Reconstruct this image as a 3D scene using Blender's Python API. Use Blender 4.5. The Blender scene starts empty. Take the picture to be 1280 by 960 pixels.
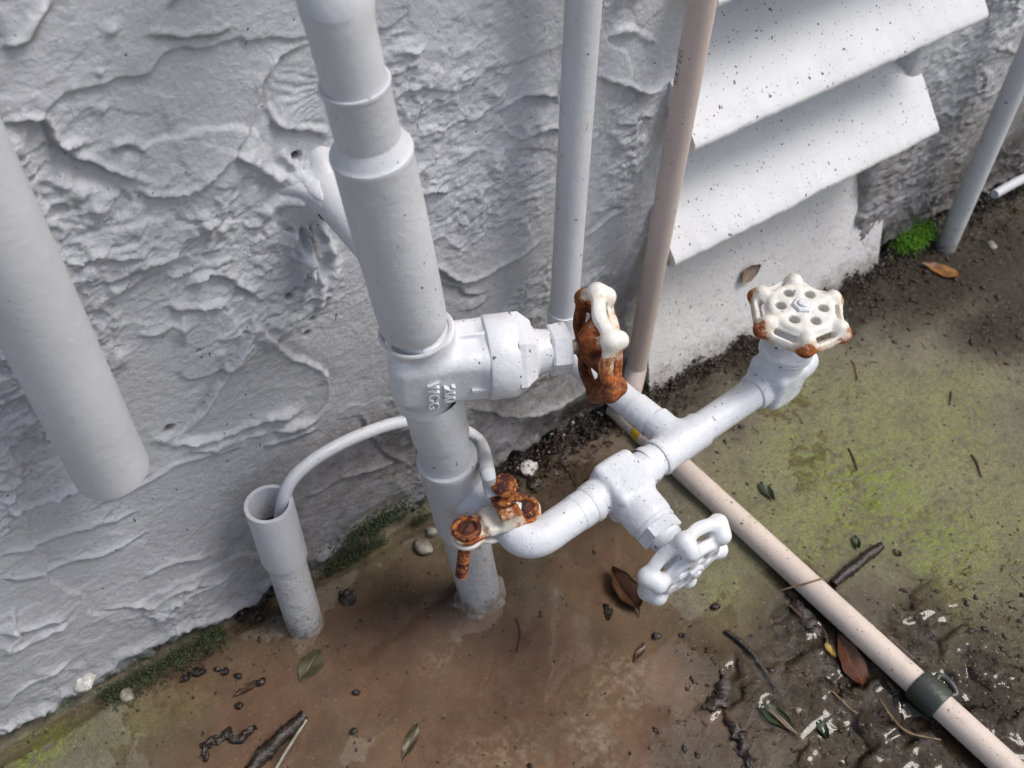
import bpy, math, random
import numpy as np
from mathutils import Vector, Matrix
random.seed(7); np.random.seed(7)
D = bpy.data; SC = bpy.context.scene; COL = SC.collection
TAU = 2*math.pi

# ------------------------------------------------------------------ camera
F = 1290.0
RM = np.array([[0.8225705, -0.4273880, 0.3751229], [-0.5686328, -0.6249917, 0.5348290], [0.0058692, -0.6532418, -0.7571266]])
CAM = np.array([0.0, 0.0, 0.76])
WY = 0.459                                     # the wall's face is the plane y = WY
cam = D.objects.new('camera', D.cameras.new('camera')); COL.objects.link(cam); SC.camera = cam
cam.data.sensor_width = 36; cam.data.lens = 36*F/1280; cam.data.clip_start = 0.01; cam.data.clip_end = 500
cam.matrix_world = Matrix(((RM[0][0], -RM[0][1], -RM[0][2], CAM[0]), (RM[1][0], -RM[1][1], -RM[1][2], CAM[1]), (RM[2][0], -RM[2][1], -RM[2][2], CAM[2]), (0, 0, 0, 1)))
cam.data.dof.use_dof = True; cam.data.dof.focus_distance = 0.66; cam.data.dof.aperture_fstop = 11

# ------------------------------------------------------------------ light
sun_dir = Vector((0.42, -0.33, 0.85)).normalized()
el = math.asin(sun_dir.z); az = math.atan2(sun_dir.x, sun_dir.y)
W = D.worlds.new('World'); SC.world = W; W.use_nodes = True
wn = W.node_tree.nodes; wl = W.node_tree.links
sky = wn.new('ShaderNodeTexSky'); sky.sky_type = 'NISHITA'; sky.sun_disc = False
sky.sun_elevation = el; sky.sun_rotation = az; sky.air_density = 1.0; sky.dust_density = 4.0; sky.ozone_density = 1.0
wl.new(sky.outputs[0], wn['Background'].inputs[0]); wn['Background'].inputs[1].default_value = 0.105
sun = D.objects.new('sun', D.lights.new('sun', 'SUN')); COL.objects.link(sun)
sun.data.energy = 1.35; sun.data.angle = math.radians(22); sun.data.color = (1.0, 0.985, 0.965)
sun.rotation_euler = sun_dir.to_track_quat('Z', 'Y').to_euler()
SC.view_settings.view_transform = 'Standard'; SC.view_settings.look = 'None'
SC.view_settings.exposure = 0.50; SC.view_settings.gamma = 1.0

# ------------------------------------------------------------------ places: a point of the photograph on a plane of the world
def ray(px, py): return RM @ np.array([px-640.0, py-480.0, F])
def onp(px, py, ax, val):
    r = ray(px, py); return CAM + (val-CAM[ax])/r[ax]*r
def G(px, py, z=0.0): return onp(px, py, 2, z)
def Wp(px, py, o=0.0): return onp(px, py, 1, WY-o)

# ------------------------------------------------------------------ noise
_rs = np.random.RandomState(11)
_LAT = _rs.rand(512, 512)
def vn(x, y, seed=0):
    x = x+seed*17.31; y = y+seed*9.77
    xi = np.floor(x).astype(np.int64); yi = np.floor(y).astype(np.int64)
    fx = x-xi; fy = y-yi; fx = fx*fx*fx*(fx*(fx*6-15)+10); fy = fy*fy*fy*(fy*(fy*6-15)+10)
    a = xi & 511; b = (xi+1) & 511; c = yi & 511; d = (yi+1) & 511
    return ((_LAT[a, c]*(1-fx)+_LAT[b, c]*fx)*(1-fy)+(_LAT[a, d]*(1-fx)+_LAT[b, d]*fx)*fy)*2-1
def fbm(x, y, f, oct=4, seed=0, gain=0.5):
    s = 0; a = 1; n = 0
    for i in range(oct):
        s = s+a*vn(x*f, y*f, seed+i*3); n += a; a *= gain; f = f*2.03
    return s/n*1.6
def sst(a, b, x):
    t = np.clip((x-a)/(b-a), 0, 1); return t*t*(3-2*t)

# ------------------------------------------------------------------ materials
class NT:
    def __init__(s, name):
        s.m = D.materials.new(name); s.m.use_nodes = True; s.t = s.m.node_tree; s.n = s.t.nodes; s.l = s.t.links
        s.b = s.n['Principled BSDF']; s.tc = s.n.new('ShaderNodeTexCoord').outputs['Object']
    def put(s, sock, v):
        if hasattr(v, 'is_output'): s.l.new(v, sock)
        elif isinstance(v, (tuple, list)): sock.default_value = (*v, 1) if len(v) == 3 and sock.type == 'RGBA' else v
        else: sock.default_value = v
    def noise(s, scale, detail=4, rough=0.55, vec=None, dist=0.0):
        n = s.n.new('ShaderNodeTexNoise'); n.inputs['Scale'].default_value = scale; n.inputs['Detail'].default_value = detail
        n.inputs['Roughness'].default_value = rough; n.inputs['Distortion'].default_value = dist
        s.l.new(vec or s.tc, n.inputs['Vector']); return n.outputs['Fac']
    def map(s, sc=(1, 1, 1), rot=(0, 0, 0)):
        n = s.n.new('ShaderNodeMapping'); s.l.new(s.tc, n.inputs[0]); n.inputs['Scale'].default_value = sc; n.inputs['Rotation'].default_value = rot
        return n.outputs[0]
    def vor(s, scale, vec=None, out='Distance', rnd=1.0):
        n = s.n.new('ShaderNodeTexVoronoi'); n.inputs['Scale'].default_value = scale; n.inputs['Randomness'].default_value = rnd
        s.l.new(vec or s.tc, n.inputs['Vector']); return n.outputs[out] if out != 'both' else n
    def math(s, op, a, b=0.0, c=None):
        n = s.n.new('ShaderNodeMath'); n.operation = op; s.put(n.inputs[0], a); s.put(n.inputs[1], b)
        if c is not None: s.put(n.inputs[2], c)
        return n.outputs[0]
    def step(s, v, a, b, lo=0.0, hi=1.0):
        n = s.n.new('ShaderNodeMapRange'); n.interpolation_type = 'SMOOTHSTEP'; s.put(n.inputs[0], v)
        n.inputs[1].default_value = a; n.inputs[2].default_value = b; n.inputs[3].default_value = lo; n.inputs[4].default_value = hi
        return n.outputs[0]
    def mix(s, f, a, b, mode='MIX'):
        n = s.n.new('ShaderNodeMix'); n.data_type = 'RGBA'; n.blend_type = mode; s.put(n.inputs[0], f); s.put(n.inputs[6], a); s.put(n.inputs[7], b)
        return n.outputs[2]
    def attr(s, name):
        n = s.n.new('ShaderNodeAttribute'); n.attribute_name = name; return n.outputs['Fac']
    def bump(s, h, strength=0.5, dist=0.001, nrm=None):
        n = s.n.new('ShaderNodeBump'); n.inputs['Strength'].default_value = strength; n.inputs['Distance'].default_value = dist
        s.put(n.inputs['Height'], h)
        if nrm: s.l.new(nrm, n.inputs['Normal'])
        return n.outputs[0]
    def specks(s, scale, rad, keep, warp=0.35, squash=None):
        """small dirt specks: irregular dots in a random share of the cells"""
        vec = s.map(squash) if squash else s.tc
        w = s.n.new('ShaderNodeTexNoise'); w.inputs['Scale'].default_value = scale*2.2; w.inputs['Detail'].default_value = 1; s.l.new(vec, w.inputs['Vector'])
        ad = s.n.new('ShaderNodeVectorMath'); ad.operation = 'MULTIPLY_ADD'
        s.l.new(w.outputs['Color'], ad.inputs[0]); ad.inputs[1].default_value = (warp/scale,)*3; s.l.new(vec, ad.inputs[2])
        v = s.vor(scale, ad.outputs[0], 'both')
        sep = s.n.new('ShaderNodeSeparateColor'); s.l.new(v.outputs['Color'], sep.inputs[0])
        r = s.math('MULTIPLY', sep.outputs[1], rad)
        d = s.math('LESS_THAN', v.outputs['Distance'], r)
        k = s.math('LESS_THAN', sep.outputs[0], keep)
        return s.math('MULTIPLY', d, k)
    def done(s, col, rough, bump=None, spec=0.5, metal=0.0):
        s.put(s.b.inputs['Base Color'], col); s.put(s.b.inputs['Roughness'], rough); s.b.inputs['Metallic'].default_value = metal
        s.b.inputs['Specular IOR Level'].default_value = spec
        if bump: s.l.new(bump, s.b.inputs['Normal'])
        return s.m

def m_paint(name, base, rough=0.45, speck=1.0, dirt=0.25, bumps=0.35, dirtcol=(0.16, 0.13, 0.09), rust=False, splash=0.0):
    t = NT(name)
    big = t.noise(9, 5); c = t.mix(t.step(big, 0.3, 0.75), base, tuple(v*0.86 for v in base))
    stain = t.math('MULTIPLY', t.step(t.noise(45, 6, 0.7), 0.52, 0.75), dirt)
    c = t.mix(stain, c, dirtcol)
    if rust:
        r = t.attr('rust')
        edge = t.math('ADD', r, t.math('MULTIPLY', t.math('SUBTRACT', t.noise(150, 6, 0.72), 0.5), 1.5))
        halo = t.step(edge, 0.16, 0.62); core = t.step(edge, 0.46, 0.72); deep = t.step(edge, 0.78, 1.20)
        c = t.mix(t.math('MULTIPLY', halo, 0.75), c, (0.62, 0.42, 0.22))
        rc = t.mix(t.step(t.noise(420, 3), 0.35, 0.65), (0.42, 0.125, 0.022), (0.20, 0.05, 0.014))
        rc = t.mix(deep, rc, (0.075, 0.022, 0.012)); c = t.mix(core, c, rc)
    if splash:
        geo = t.n.new('ShaderNodeNewGeometry'); sx = t.n.new('ShaderNodeSeparateXYZ'); t.l.new(geo.outputs['Position'], sx.inputs[0])
        hgt = t.math('ADD', sx.outputs[2], t.math('MULTIPLY', t.math('SUBTRACT', t.noise(55, 6, 0.75), 0.5), 0.075))
        sm = t.step(hgt, 0.0, splash, 1.0, 0.0); c = t.mix(t.math('MULTIPLY', sm, t.step(t.noise(140, 6, 0.75), 0.30, 0.62, 0.25, 0.95)), c, t.mix(t.step(t.noise(90, 4), 0.4, 0.6), (0.20, 0.155, 0.09), (0.10, 0.085, 0.06)))
        extra = t.math('MULTIPLY', t.specks(340, 0.36, 0.4, 0.6), t.step(hgt, 0.0, splash*1.8, 1.0, 0.0))
    s1 = t.specks(150, 0.19, 0.15*speck, 0.6); s2 = t.specks(430, 0.30, 0.08*speck, 0.5)
    s3 = t.specks(260, 0.19, 0.12*speck, 0.9, (1, 1, 0.4))
    sp = t.math('MAXIMUM', t.math('MAXIMUM', s1, t.math('MULTIPLY', s2, 0.7)), s3)
    if splash: sp = t.math('MAXIMUM', sp, extra)
    c = t.mix(t.math('MULTIPLY', sp, 0.86), c, (0.035, 0.028, 0.022))
    chip = t.math('MULTIPLY', t.step(t.noise(95, 7, 0.75), 0.655, 0.675), 0.55); c = t.mix(chip, c, (0.40, 0.37, 0.31))
    ro = t.step(t.noise(70, 4), 0.3, 0.7, rough-0.07, rough+0.13)
    if rust: ro = t.math('MAXIMUM', ro, t.math('MULTIPLY', core, 0.85))
    h = t.math('ADD', t.noise(260, 4, 0.6), t.math('MULTIPLY', t.noise(900, 2), 0.35))
    h = t.math('ADD', h, t.math('MULTIPLY', sp, 0.3)); h = t.math('ADD', h, t.math('MULTIPLY', t.noise(75, 3, 0.5, dist=0.6), 1.6)); h = t.math('SUBTRACT', h, t.math('MULTIPLY', chip, 0.8))
    if rust: h = t.math('ADD', h, t.math('MULTIPLY', core, t.noise(600, 4)))
    return t.done(c, ro, t.bump(h, bumps, 0.0009))

M = {}
PAINT = (0.625, 0.64, 0.665)
M['pipe'] = m_paint('painted_pipe', PAINT, 0.42, 0.8, 0.10)
M['pipe_near'] = m_paint('painted_pipe_clean', PAINT, 0.5, 0.10, 0.06, 0.25)
M['valve'] = m_paint('painted_brass', (0.72, 0.735, 0.76), 0.36, 1.0, 0.12, 0.45)
M['branch'] = m_paint('painted_branch', (0.73, 0.755, 0.79), 0.36, 1.8, 0.12, 0.5)
M['wheel'] = m_paint('painted_iron_rusting', (0.78, 0.76, 0.71), 0.4, 0.4, 0.1, 0.5, rust=True)
M['wheel_white'] = m_paint('painted_iron_white', (0.76, 0.78, 0.80), 0.36, 0.7, 0.12, 0.45)
M['dirty'] = m_paint('dirty_painted_pipe', (0.56, 0.565, 0.57), 0.36, 3.0, 0.35, 1.0, (0.24, 0.19, 0.12), splash=0.035)
M['beige'] = m_paint('aged_beige_plastic', (0.60, 0.50, 0.455), 0.42, 1.5, 0.25, 0.12, (0.42, 0.30, 0.22))
M['beige_ground'] = m_paint('stained_beige_plastic', (0.68, 0.575, 0.50), 0.4, 3.2, 0.5, 0.25, (0.33, 0.22, 0.12))
M['base'] = m_paint('dirty_white_base', (0.71, 0.705, 0.70), 0.5, 5.0, 0.22, 0.8, (0.36, 0.31, 0.25), splash=0.05)
M['slat'] = m_paint('speckled_white_board', (0.71, 0.72, 0.725), 0.55, 3.4, 0.16, 0.3, (0.35, 0.34, 0.31))

def m_rust():
    t = NT('flaking_rust'); n = t.noise(260, 5, 0.65)
    c = t.mix(t.step(n, 0.35, 0.60), (0.46, 0.16, 0.035), (0.15, 0.04, 0.016)); c = t.mix(t.step(t.noise(120, 3), 0.46, 0.60), c, (0.06, 0.018, 0.015))
    c = t.mix(t.step(t.noise(330, 3, vec=t.map((1, 1, 1), (1, 2, 3))), 0.6, 0.72), c, (0.68, 0.36, 0.12))
    return t.done(c, 0.75, t.bump(t.noise(700, 5), 0.6, 0.0007), 0.3)
M['rust'] = m_rust()

def m_plain(name, c1, c2, scale=60, rough=0.6, bump=0.4, spec=0.5):
    t = NT(name); c = t.mix(t.step(t.noise(scale, 5, 0.65), 0.35, 0.65), c1, c2)
    return t.done(c, rough, t.bump(t.noise(scale*4, 4), bump, 0.001), spec)
M['rust_dark'] = m_plain('dark_rust', (0.055, 0.018, 0.015), (0.16, 0.045, 0.02), 260, 0.7, 0.6, 0.3)
M['steel'] = m_plain('dull_steel', (0.42, 0.37, 0.31), (0.20, 0.13, 0.08), 200, 0.45)
M['coupling'] = m_plain('algae_black_rubber', (0.040, 0.043, 0.045), (0.032, 0.045, 0.027), 70, 0.42, 0.5)
M['bark'] = m_plain('wet_bark', (0.035, 0.022, 0.014), (0.09, 0.055, 0.035), 120, 0.35, 1.0)
M['black'] = m_plain('wet_black_debris', (0.012, 0.009, 0.007), (0.035, 0.022, 0.015), 160, 0.22, 0.8)
M['twig'] = m_plain('tan_twig', (0.24, 0.16, 0.08), (0.13, 0.08, 0.04), 200, 0.5)
M['twig_dark'] = m_plain('dark_twig', (0.10, 0.045, 0.02), (0.05, 0.025, 0.012), 200, 0.4)
M['stone'] = m_plain('pale_stone', (0.30, 0.28, 0.23), (0.17, 0.15, 0.11), 90, 0.5)
M['stone_white'] = m_plain('white_paint_lump', (0.72, 0.71, 0.68), (0.48, 0.45, 0.40), 160, 0.45, 0.8)
M['moss'] = m_plain('moss', (0.030, 0.042, 0.013), (0.085, 0.105, 0.045), 240, 0.85, 0.8)
M['moss_bright'] = m_plain('bright_moss', (0.085, 0.24, 0.012), (0.14, 0.33, 0.02), 240, 0.8, 0.6)
M['grit'] = m_plain('dark_grit', (0.018, 0.013, 0.010), (0.06, 0.042, 0.03), 260, 0.35, 0.6)
M['chip'] = m_plain('paint_chips', (0.50, 0.48, 0.45), (0.28, 0.24, 0.19), 260, 0.5, 0.4)
M['ink'] = m_plain('grey_ink', (0.15, 0.145, 0.14), (0.28, 0.26, 0.24), 400, 0.6, 0.0)
M['yellow'] = m_plain('yellow_tape', (0.62, 0.43, 0.02), (0.45, 0.30, 0.03), 200, 0.5)
M['cement'] = m_plain('pale_cement', (0.30, 0.27, 0.22), (0.14, 0.105, 0.075), 120, 0.5, 0.9)

def m_leaf(name, c1, c2, rib, rough=0.35):
    t = NT(name); u = t.attr('u'); v = t.attr('v')
    c = t.mix(t.step(t.noise(110, 5, 0.7), 0.35, 0.65), c1, c2)
    vein = t.math('ABSOLUTE', t.math('SINE', t.math('MULTIPLY', t.math('SUBTRACT', v, t.math('MULTIPLY', u, 0.5)), 26.0)))
    vm = t.math('MAXIMUM', t.step(vein, 0.0, 0.16, 0.6, 0.0), t.step(u, 0.03, 0.09, 1.0, 0.0))
    c = t.mix(t.math('MULTIPLY', vm, 0.6), c, rib)
    return t.done(c, rough, t.bump(t.math('ADD', t.math('MULTIPLY', vm, -0.6), t.noise(300, 3)), 0.5, 0.0006))
M['leaf_olive'] = m_leaf('olive_leaf', (0.050, 0.045, 0.020), (0.085, 0.075, 0.034), (0.03, 0.026, 0.015))
M['leaf_green'] = m_leaf('green_leaf', (0.018, 0.034, 0.014), (0.035, 0.055, 0.024), (0.05, 0.07, 0.03))
M['leaf_dark'] = m_leaf('dark_brown_leaf', (0.045, 0.02, 0.01), (0.085, 0.04, 0.02), (0.03, 0.012, 0.008), 0.3)
M['leaf_red'] = m_leaf('wet_red_brown_leaf', (0.10, 0.032, 0.014), (0.055, 0.02, 0.01), (0.16, 0.06, 0.03), 0.14)
M['leaf_tan'] = m_leaf('dry_tan_leaf', (0.30, 0.22, 0.16), (0.20, 0.14, 0.10), (0.12, 0.08, 0.05), 0.5)
M['leaf_orange'] = m_leaf('orange_leaf', (0.32, 0.16, 0.03), (0.13, 0.05, 0.02), (0.10, 0.04, 0.02), 0.35)
M['leaf_yellow'] = m_leaf('yellow_leaf', (0.42, 0.30, 0.05), (0.25, 0.16, 0.03), (0.2, 0.12, 0.03), 0.35)

def m_wall():
    t = NT('painted_stucco')
    base = t.mix(t.step(t.noise(7, 5), 0.3, 0.7), (0.59, 0.605, 0.635), (0.52, 0.535, 0.565))
    base = t.mix(t.math('MULTIPLY', t.attr('peak_light'), 0.6), base, (0.74, 0.755, 0.79))  # ridge highlights painted in: high parts of the relief get a lighter colour
    low = t.attr('low'); n = t.noise(55, 7, 0.7)
    grime = t.math('MULTIPLY', low, t.step(n, 0.25, 0.75, 0.55, 1.0))
    c = t.mix(t.math('MULTIPLY', grime, 0.92), base, t.mix(t.step(t.noise(160, 6, 0.7), 0.4, 0.6), (0.235, 0.218, 0.205), (0.13, 0.115, 0.10)))
    cv = t.attr('crev_shade'); cm = t.math('MULTIPLY', cv, t.step(t.noise(90, 5), 0.25, 0.6, 0.3, 1.0))  # shade of creases and holes, painted into the wall colour
    c = t.mix(t.math('MULTIPLY', cm, 0.9), c, (0.13, 0.108, 0.082))
    yel = t.math('MULTIPLY', t.step(t.noise(38, 6, 0.7), 0.66, 0.76), 0.35); c = t.mix(yel, c, (0.38, 0.31, 0.20))
    ms = t.math('MULTIPLY', t.attr('moss'), t.step(t.noise(130, 6, 0.7), 0.36, 0.56))
    mc = t.mix(t.step(t.noise(300, 4), 0.4, 0.6), (0.06, 0.085, 0.03), (0.17, 0.21, 0.12)); c = t.mix(ms, c, mc)
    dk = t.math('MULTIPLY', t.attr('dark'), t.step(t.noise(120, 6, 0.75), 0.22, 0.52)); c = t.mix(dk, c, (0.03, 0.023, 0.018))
    s1 = t.specks(130, 0.13, 0.10, .6); s2 = t.specks(380, 0.30, 0.05, .5); s3 = t.specks(210, 0.16, 0.09, 0.9, (1, 1, 0.35))
    sp = t.math('MAXIMUM', t.math('MAXIMUM', s1, t.math('MULTIPLY', s2, 0.8)), s3)
    sg = t.math('MULTIPLY', t.specks(260, 0.42, 0.22), t.attr('grime'))
    c = t.mix(t.math('MULTIPLY', t.math('MAXIMUM', sp, sg), 0.85), c, (0.035, 0.03, 0.025))
    h = t.math('ADD', t.math('MULTIPLY', t.noise(420, 6, 0.7), 0.7), t.math('MULTIPLY', t.noise(150, 6, 0.65), t.math('ADD', 0.25, t.attr('rough'))))
    ro = t.math('ADD', t.step(t.noise(60, 3), 0.3, 0.7, 0.22, 0.38), t.math('MULTIPLY', low, 0.12))
    return t.done(c, ro, t.bump(h, 0.95, 0.0017))
M['wall'] = m_wall()

def m_ground():
    t = NT('wet_concrete')
    n1 = t.noise(28, 7, 0.65); n2 = t.noise(150, 6, 0.7); n3 = t.noise(640, 6, 0.8)
    c = t.mix(t.step(n1, 0.3, 0.7), (0.19, 0.165, 0.115), (0.29, 0.26, 0.185))
    clay = t.mix(t.step(t.noise(17, 6, 0.6), 0.35, 0.68), (0.225, 0.130, 0.082), (0.130, 0.074, 0.048))
    clay = t.mix(t.step(t.noise(60, 5), 0.5, 0.75), clay, (0.205, 0.14, 0.09))
    clay = t.mix(t.math('MULTIPLY', t.step(t.noise(480, 6, 0.85), 0.44, 0.60), 0.40), clay, (0.075, 0.045, 0.03)); clay = t.mix(t.math('MULTIPLY', t.specks(260, 0.26, 0.12), 0.5), clay, (0.30, 0.24, 0.17))
    c = t.mix(t.attr('clay'), c, clay)
    g = t.math('MULTIPLY', t.attr('green'), t.step(t.math('ADD', t.math('MULTIPLY', n2, 0.6), t.math('MULTIPLY', n1, 0.4)), 0.33, 0.60))
    gc = t.mix(t.step(n3, 0.38, 0.62), (0.23, 0.24, 0.075), (0.42, 0.43, 0.18)); c = t.mix(t.math('MULTIPLY', g, 0.85), c, gc)
    g2 = t.math('MULTIPLY', t.attr('lime'), t.step(n2, 0.42, 0.62)); c = t.mix(g2, c, t.mix(t.step(n3, 0.4, 0.6), (0.19, 0.27, 0.03), (0.36, 0.44, 0.08)))
    p = t.math('MULTIPLY', t.attr('pale'), t.step(n2, 0.45, 0.62)); c = t.mix(t.math('MULTIPLY', p, 0.7), c, (0.36, 0.33, 0.25))
    d = t.math('MULTIPLY', t.attr('mud'), t.step(n2, 0.25, 0.6, 0.6, 1.0)); c = t.mix(d, c, t.mix(t.step(n3, 0.42, 0.6), (0.030, 0.020, 0.013), (0.085, 0.060, 0.038)))
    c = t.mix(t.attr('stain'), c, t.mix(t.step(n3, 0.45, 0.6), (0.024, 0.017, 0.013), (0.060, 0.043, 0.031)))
    k = t.specks(230, 0.34, 0.14); k2 = t.specks(90, 0.2, 0.12, 0.5); kk = t.math('MAXIMUM', k, k2)
    c = t.mix(t.math('MULTIPLY', kk, 0.8), c, (0.02, 0.016, 0.012))
    w = t.math('MULTIPLY', t.specks(400, 0.34, 0.30), t.math('SUBTRACT', 1.0, t.math('MULTIPLY', t.attr('clay'), 0.7))); c = t.mix(t.math('MULTIPLY', w, 0.7), c, (0.45, 0.41, 0.25))
    gr = t.math('MULTIPLY', t.step(t.noise(420, 6, 0.85), 0.47, 0.56, 0.0, 1.0), t.math('SUBTRACT', 1.0, t.attr('clay'))); c = t.mix(t.math('MULTIPLY', gr, 0.34), c, (0.045, 0.040, 0.018))
    st = t.math('MULTIPLY', t.step(t.noise(60, 6, 0.7, vec=t.map((1, 3.2, 1), (0, 0, 0.5))), 0.52, 0.66), t.attr('green')); c = t.mix(t.math('MULTIPLY', st, 0.45), c, (0.06, 0.055, 0.025))
    h = t.math('ADD', t.math('MULTIPLY', n2, 1.0), t.math('MULTIPLY', n3, 1.0))
    smooth = t.attr('clay')
    hs = t.math('MULTIPLY', h, t.math('SUBTRACT', 1.0, t.math('MULTIPLY', smooth, 0.75)))
    ro = t.math('SUBTRACT', 0.60, t.math('MULTIPLY', smooth, 0.32)); ro = t.math('MAXIMUM', t.math('SUBTRACT', ro, t.math('MULTIPLY', t.attr('mud'), 0.30)), 0.2)
    return t.done(c, ro, t.bump(hs, 1.0, 0.0022))
M['ground'] = m_ground()

def m_water():
    t = NT('clear_water'); n = t.n; l = t.l
    n.remove(t.b); out = n['Material Output']
    bp = t.bump(t.noise(30, 1), 0.02, 0.001)
    fr = n.new('ShaderNodeFresnel'); fr.inputs[0].default_value = 1.40; l.new(bp, fr.inputs['Normal'])
    tr = n.new('ShaderNodeBsdfTransparent'); tr.inputs[0].default_value = (0.96, 0.93, 0.88, 1)
    gl = n.new('ShaderNodeBsdfGlossy'); gl.inputs['Roughness'].default_value = 0.05; l.new(bp, gl.inputs['Normal'])
    mx = n.new('ShaderNodeMixShader'); l.new(fr.outputs[0], mx.inputs[0]); l.new(tr.outputs[0], mx.inputs[1]); l.new(gl.outputs[0], mx.inputs[2])
    l.new(mx.outputs[0], out.inputs['Surface']); return t.m
M['water'] = m_water()

# ------------------------------------------------------------------ objects
def tag(o, label=None, cat=None, group=None, kind=None):
    for k, v in (('label', label), ('category', cat), ('group', group), ('kind', kind)):
        if v: o[k] = v
    return o
def empty(name, loc, label, cat, group=None, mat=None):
    o = D.objects.new(name, None); COL.objects.link(o); o.empty_display_size = 0.02
    o.matrix_world = mat if mat is not None else Matrix.Translation(Vector(loc)); bpy.context.view_layer.update()
    return tag(o, label, cat, group)
def mesh_from(name, V, Fq, smooth=None, attrs=None):
    me = D.meshes.new(name)
    if isinstance(Fq, np.ndarray):
        V = np.asarray(V, dtype=np.float32); nv = len(V); nf, k = Fq.shape
        me.vertices.add(nv); me.vertices.foreach_set('co', V.ravel())
        me.loops.add(nf*k); me.loops.foreach_set('vertex_index', Fq.ravel().astype(np.int32))
        me.polygons.add(nf); me.polygons.foreach_set('loop_start', np.arange(0, nf*k, k, dtype=np.int32))
        me.update(calc_edges=True); me.validate()
    else:
        me.from_pydata([tuple(map(float, v)) for v in V], [], Fq); me.update()
    if smooth is not None:
        me.polygons.foreach_set('use_smooth', np.ones(len(me.polygons), dtype=bool))
        if smooth < 180: me.set_sharp_from_angle(angle=math.radians(smooth))
    for k, a in (attrs or {}).items():
        at = me.attributes.new(k, 'FLOAT', 'POINT'); at.data.foreach_set('value', np.asarray(a, dtype=np.float32).ravel())
    return me
def link(name, me, mat, parent=None, world=True):
    o = D.objects.new(name, me); COL.objects.link(o)
    if not me.materials: me.materials.append(mat)
    if parent is not None:
        o.parent = parent
        if world: o.matrix_parent_inverse = parent_world(parent).inverted()
    return o
def parent_world(p):
    m = p.matrix_basis.copy() if p.parent is None else p.matrix_basis
    return m if p.parent is None else parent_world(p.parent) @ p.matrix_parent_inverse @ m

class MB:
    def __init__(s): s.v = []; s.f = []
    def add(s, V, Fs):
        b = len(s.v); s.v.extend([tuple(map(float, v)) for v in V]); s.f.extend([tuple(b+i for i in f) for f in Fs]); return s
    def tube(s, pts, rad, seg=32, cap=True, phase=0.0, wob=0.0):
        pts = [Vector(map(float, p)) for p in pts]; n = len(pts)
        if not hasattr(rad, '__len__'): rad = [rad]*n
        T = []
        for i in range(n):
            a = pts[max(i-1, 0)]; b = pts[min(i+1, n-1)]; d = (b-a)
            T.append(d.normalized() if d.length > 1e-9 else (T[-1] if T else Vector((0, 0, 1))))
        up = Vector((0, 0, 1)) if abs(T[0].z) < 0.9 else Vector((1, 0, 0))
        N = (up-T[0]*up.dot(T[0])).normalized(); V = []
        for i in range(n):
            if i: N = (N-T[i]*N.dot(T[i])).normalized()
            B = T[i].cross(N)
            for k in range(seg):
                a = TAU*k/seg+phase; r = rad[i]*(1+wob*math.sin(a*3+i*1.7)*math.cos(i*0.9+a))
                V.append(pts[i]+(N*math.cos(a)+B*math.sin(a))*r)
        Fs = [(i*seg+k, i*seg+(k+1) % seg, (i+1)*seg+(k+1) % seg, (i+1)*seg+k) for i in range(n-1) for k in range(seg)]
        if cap: Fs += [tuple(range(seg))[::-1], tuple((n-1)*seg+k for k in range(seg))]
        return s.add(V, Fs)
    def lathe(s, base, axis, prof, seg=40, cap=True, phase=0.0):
        """prof = [(t along the axis, radius)]; t may go back, for hollow ends"""
        base = Vector(map(float, base)); A = Vector(map(float, axis)).normalized()
        up = Vector((0, 0, 1)) if abs(A.z) < 0.9 else Vector((0, 1, 0)); N = (up-A*up.dot(A)).normalized(); B = A.cross(N)
        V = [base+A*t+(N*math.cos(TAU*k/seg+phase)+B*math.sin(TAU*k/seg+phase))*r for t, r in prof for k in range(seg)]
        n = len(prof)
        Fs = [(i*seg+k, i*seg+(k+1) % seg, (i+1)*seg+(k+1) % seg, (i+1)*seg+k) for i in range(n-1) for k in range(seg)]
        if cap: Fs += [tuple(range(seg))[::-1], tuple((n-1)*seg+k for k in range(seg))]
        return s.add(V, Fs)
    def box(s, c, sz, rot=None):
        c = Vector(map(float, c)); V = []
        for i in (-1, 1):
            for j in (-1, 1):
                for k in (-1, 1):
                    p = Vector((i*sz[0]/2, j*sz[1]/2, k*sz[2]/2)); V.append(c+(rot @ p if rot else p))
        return s.add(V, [(0, 1, 3, 2), (4, 6, 7, 5), (0, 4, 5, 1), (2, 3, 7, 6), (0, 2, 6, 4), (1, 5, 7, 3)])
    def build(s, name, mat, parent=None, smooth=32, bevel=0.0, world=True):
        me = mesh_from(name, s.v, s.f, smooth)
        o = link(name, me, mat, parent, world)
        if bevel:
            b = o.modifiers.new('bevel', 'BEVEL'); b.width = bevel; b.segments = 2; b.limit_method = 'ANGLE'; b.angle_limit = math.radians(40)
        return o

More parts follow.
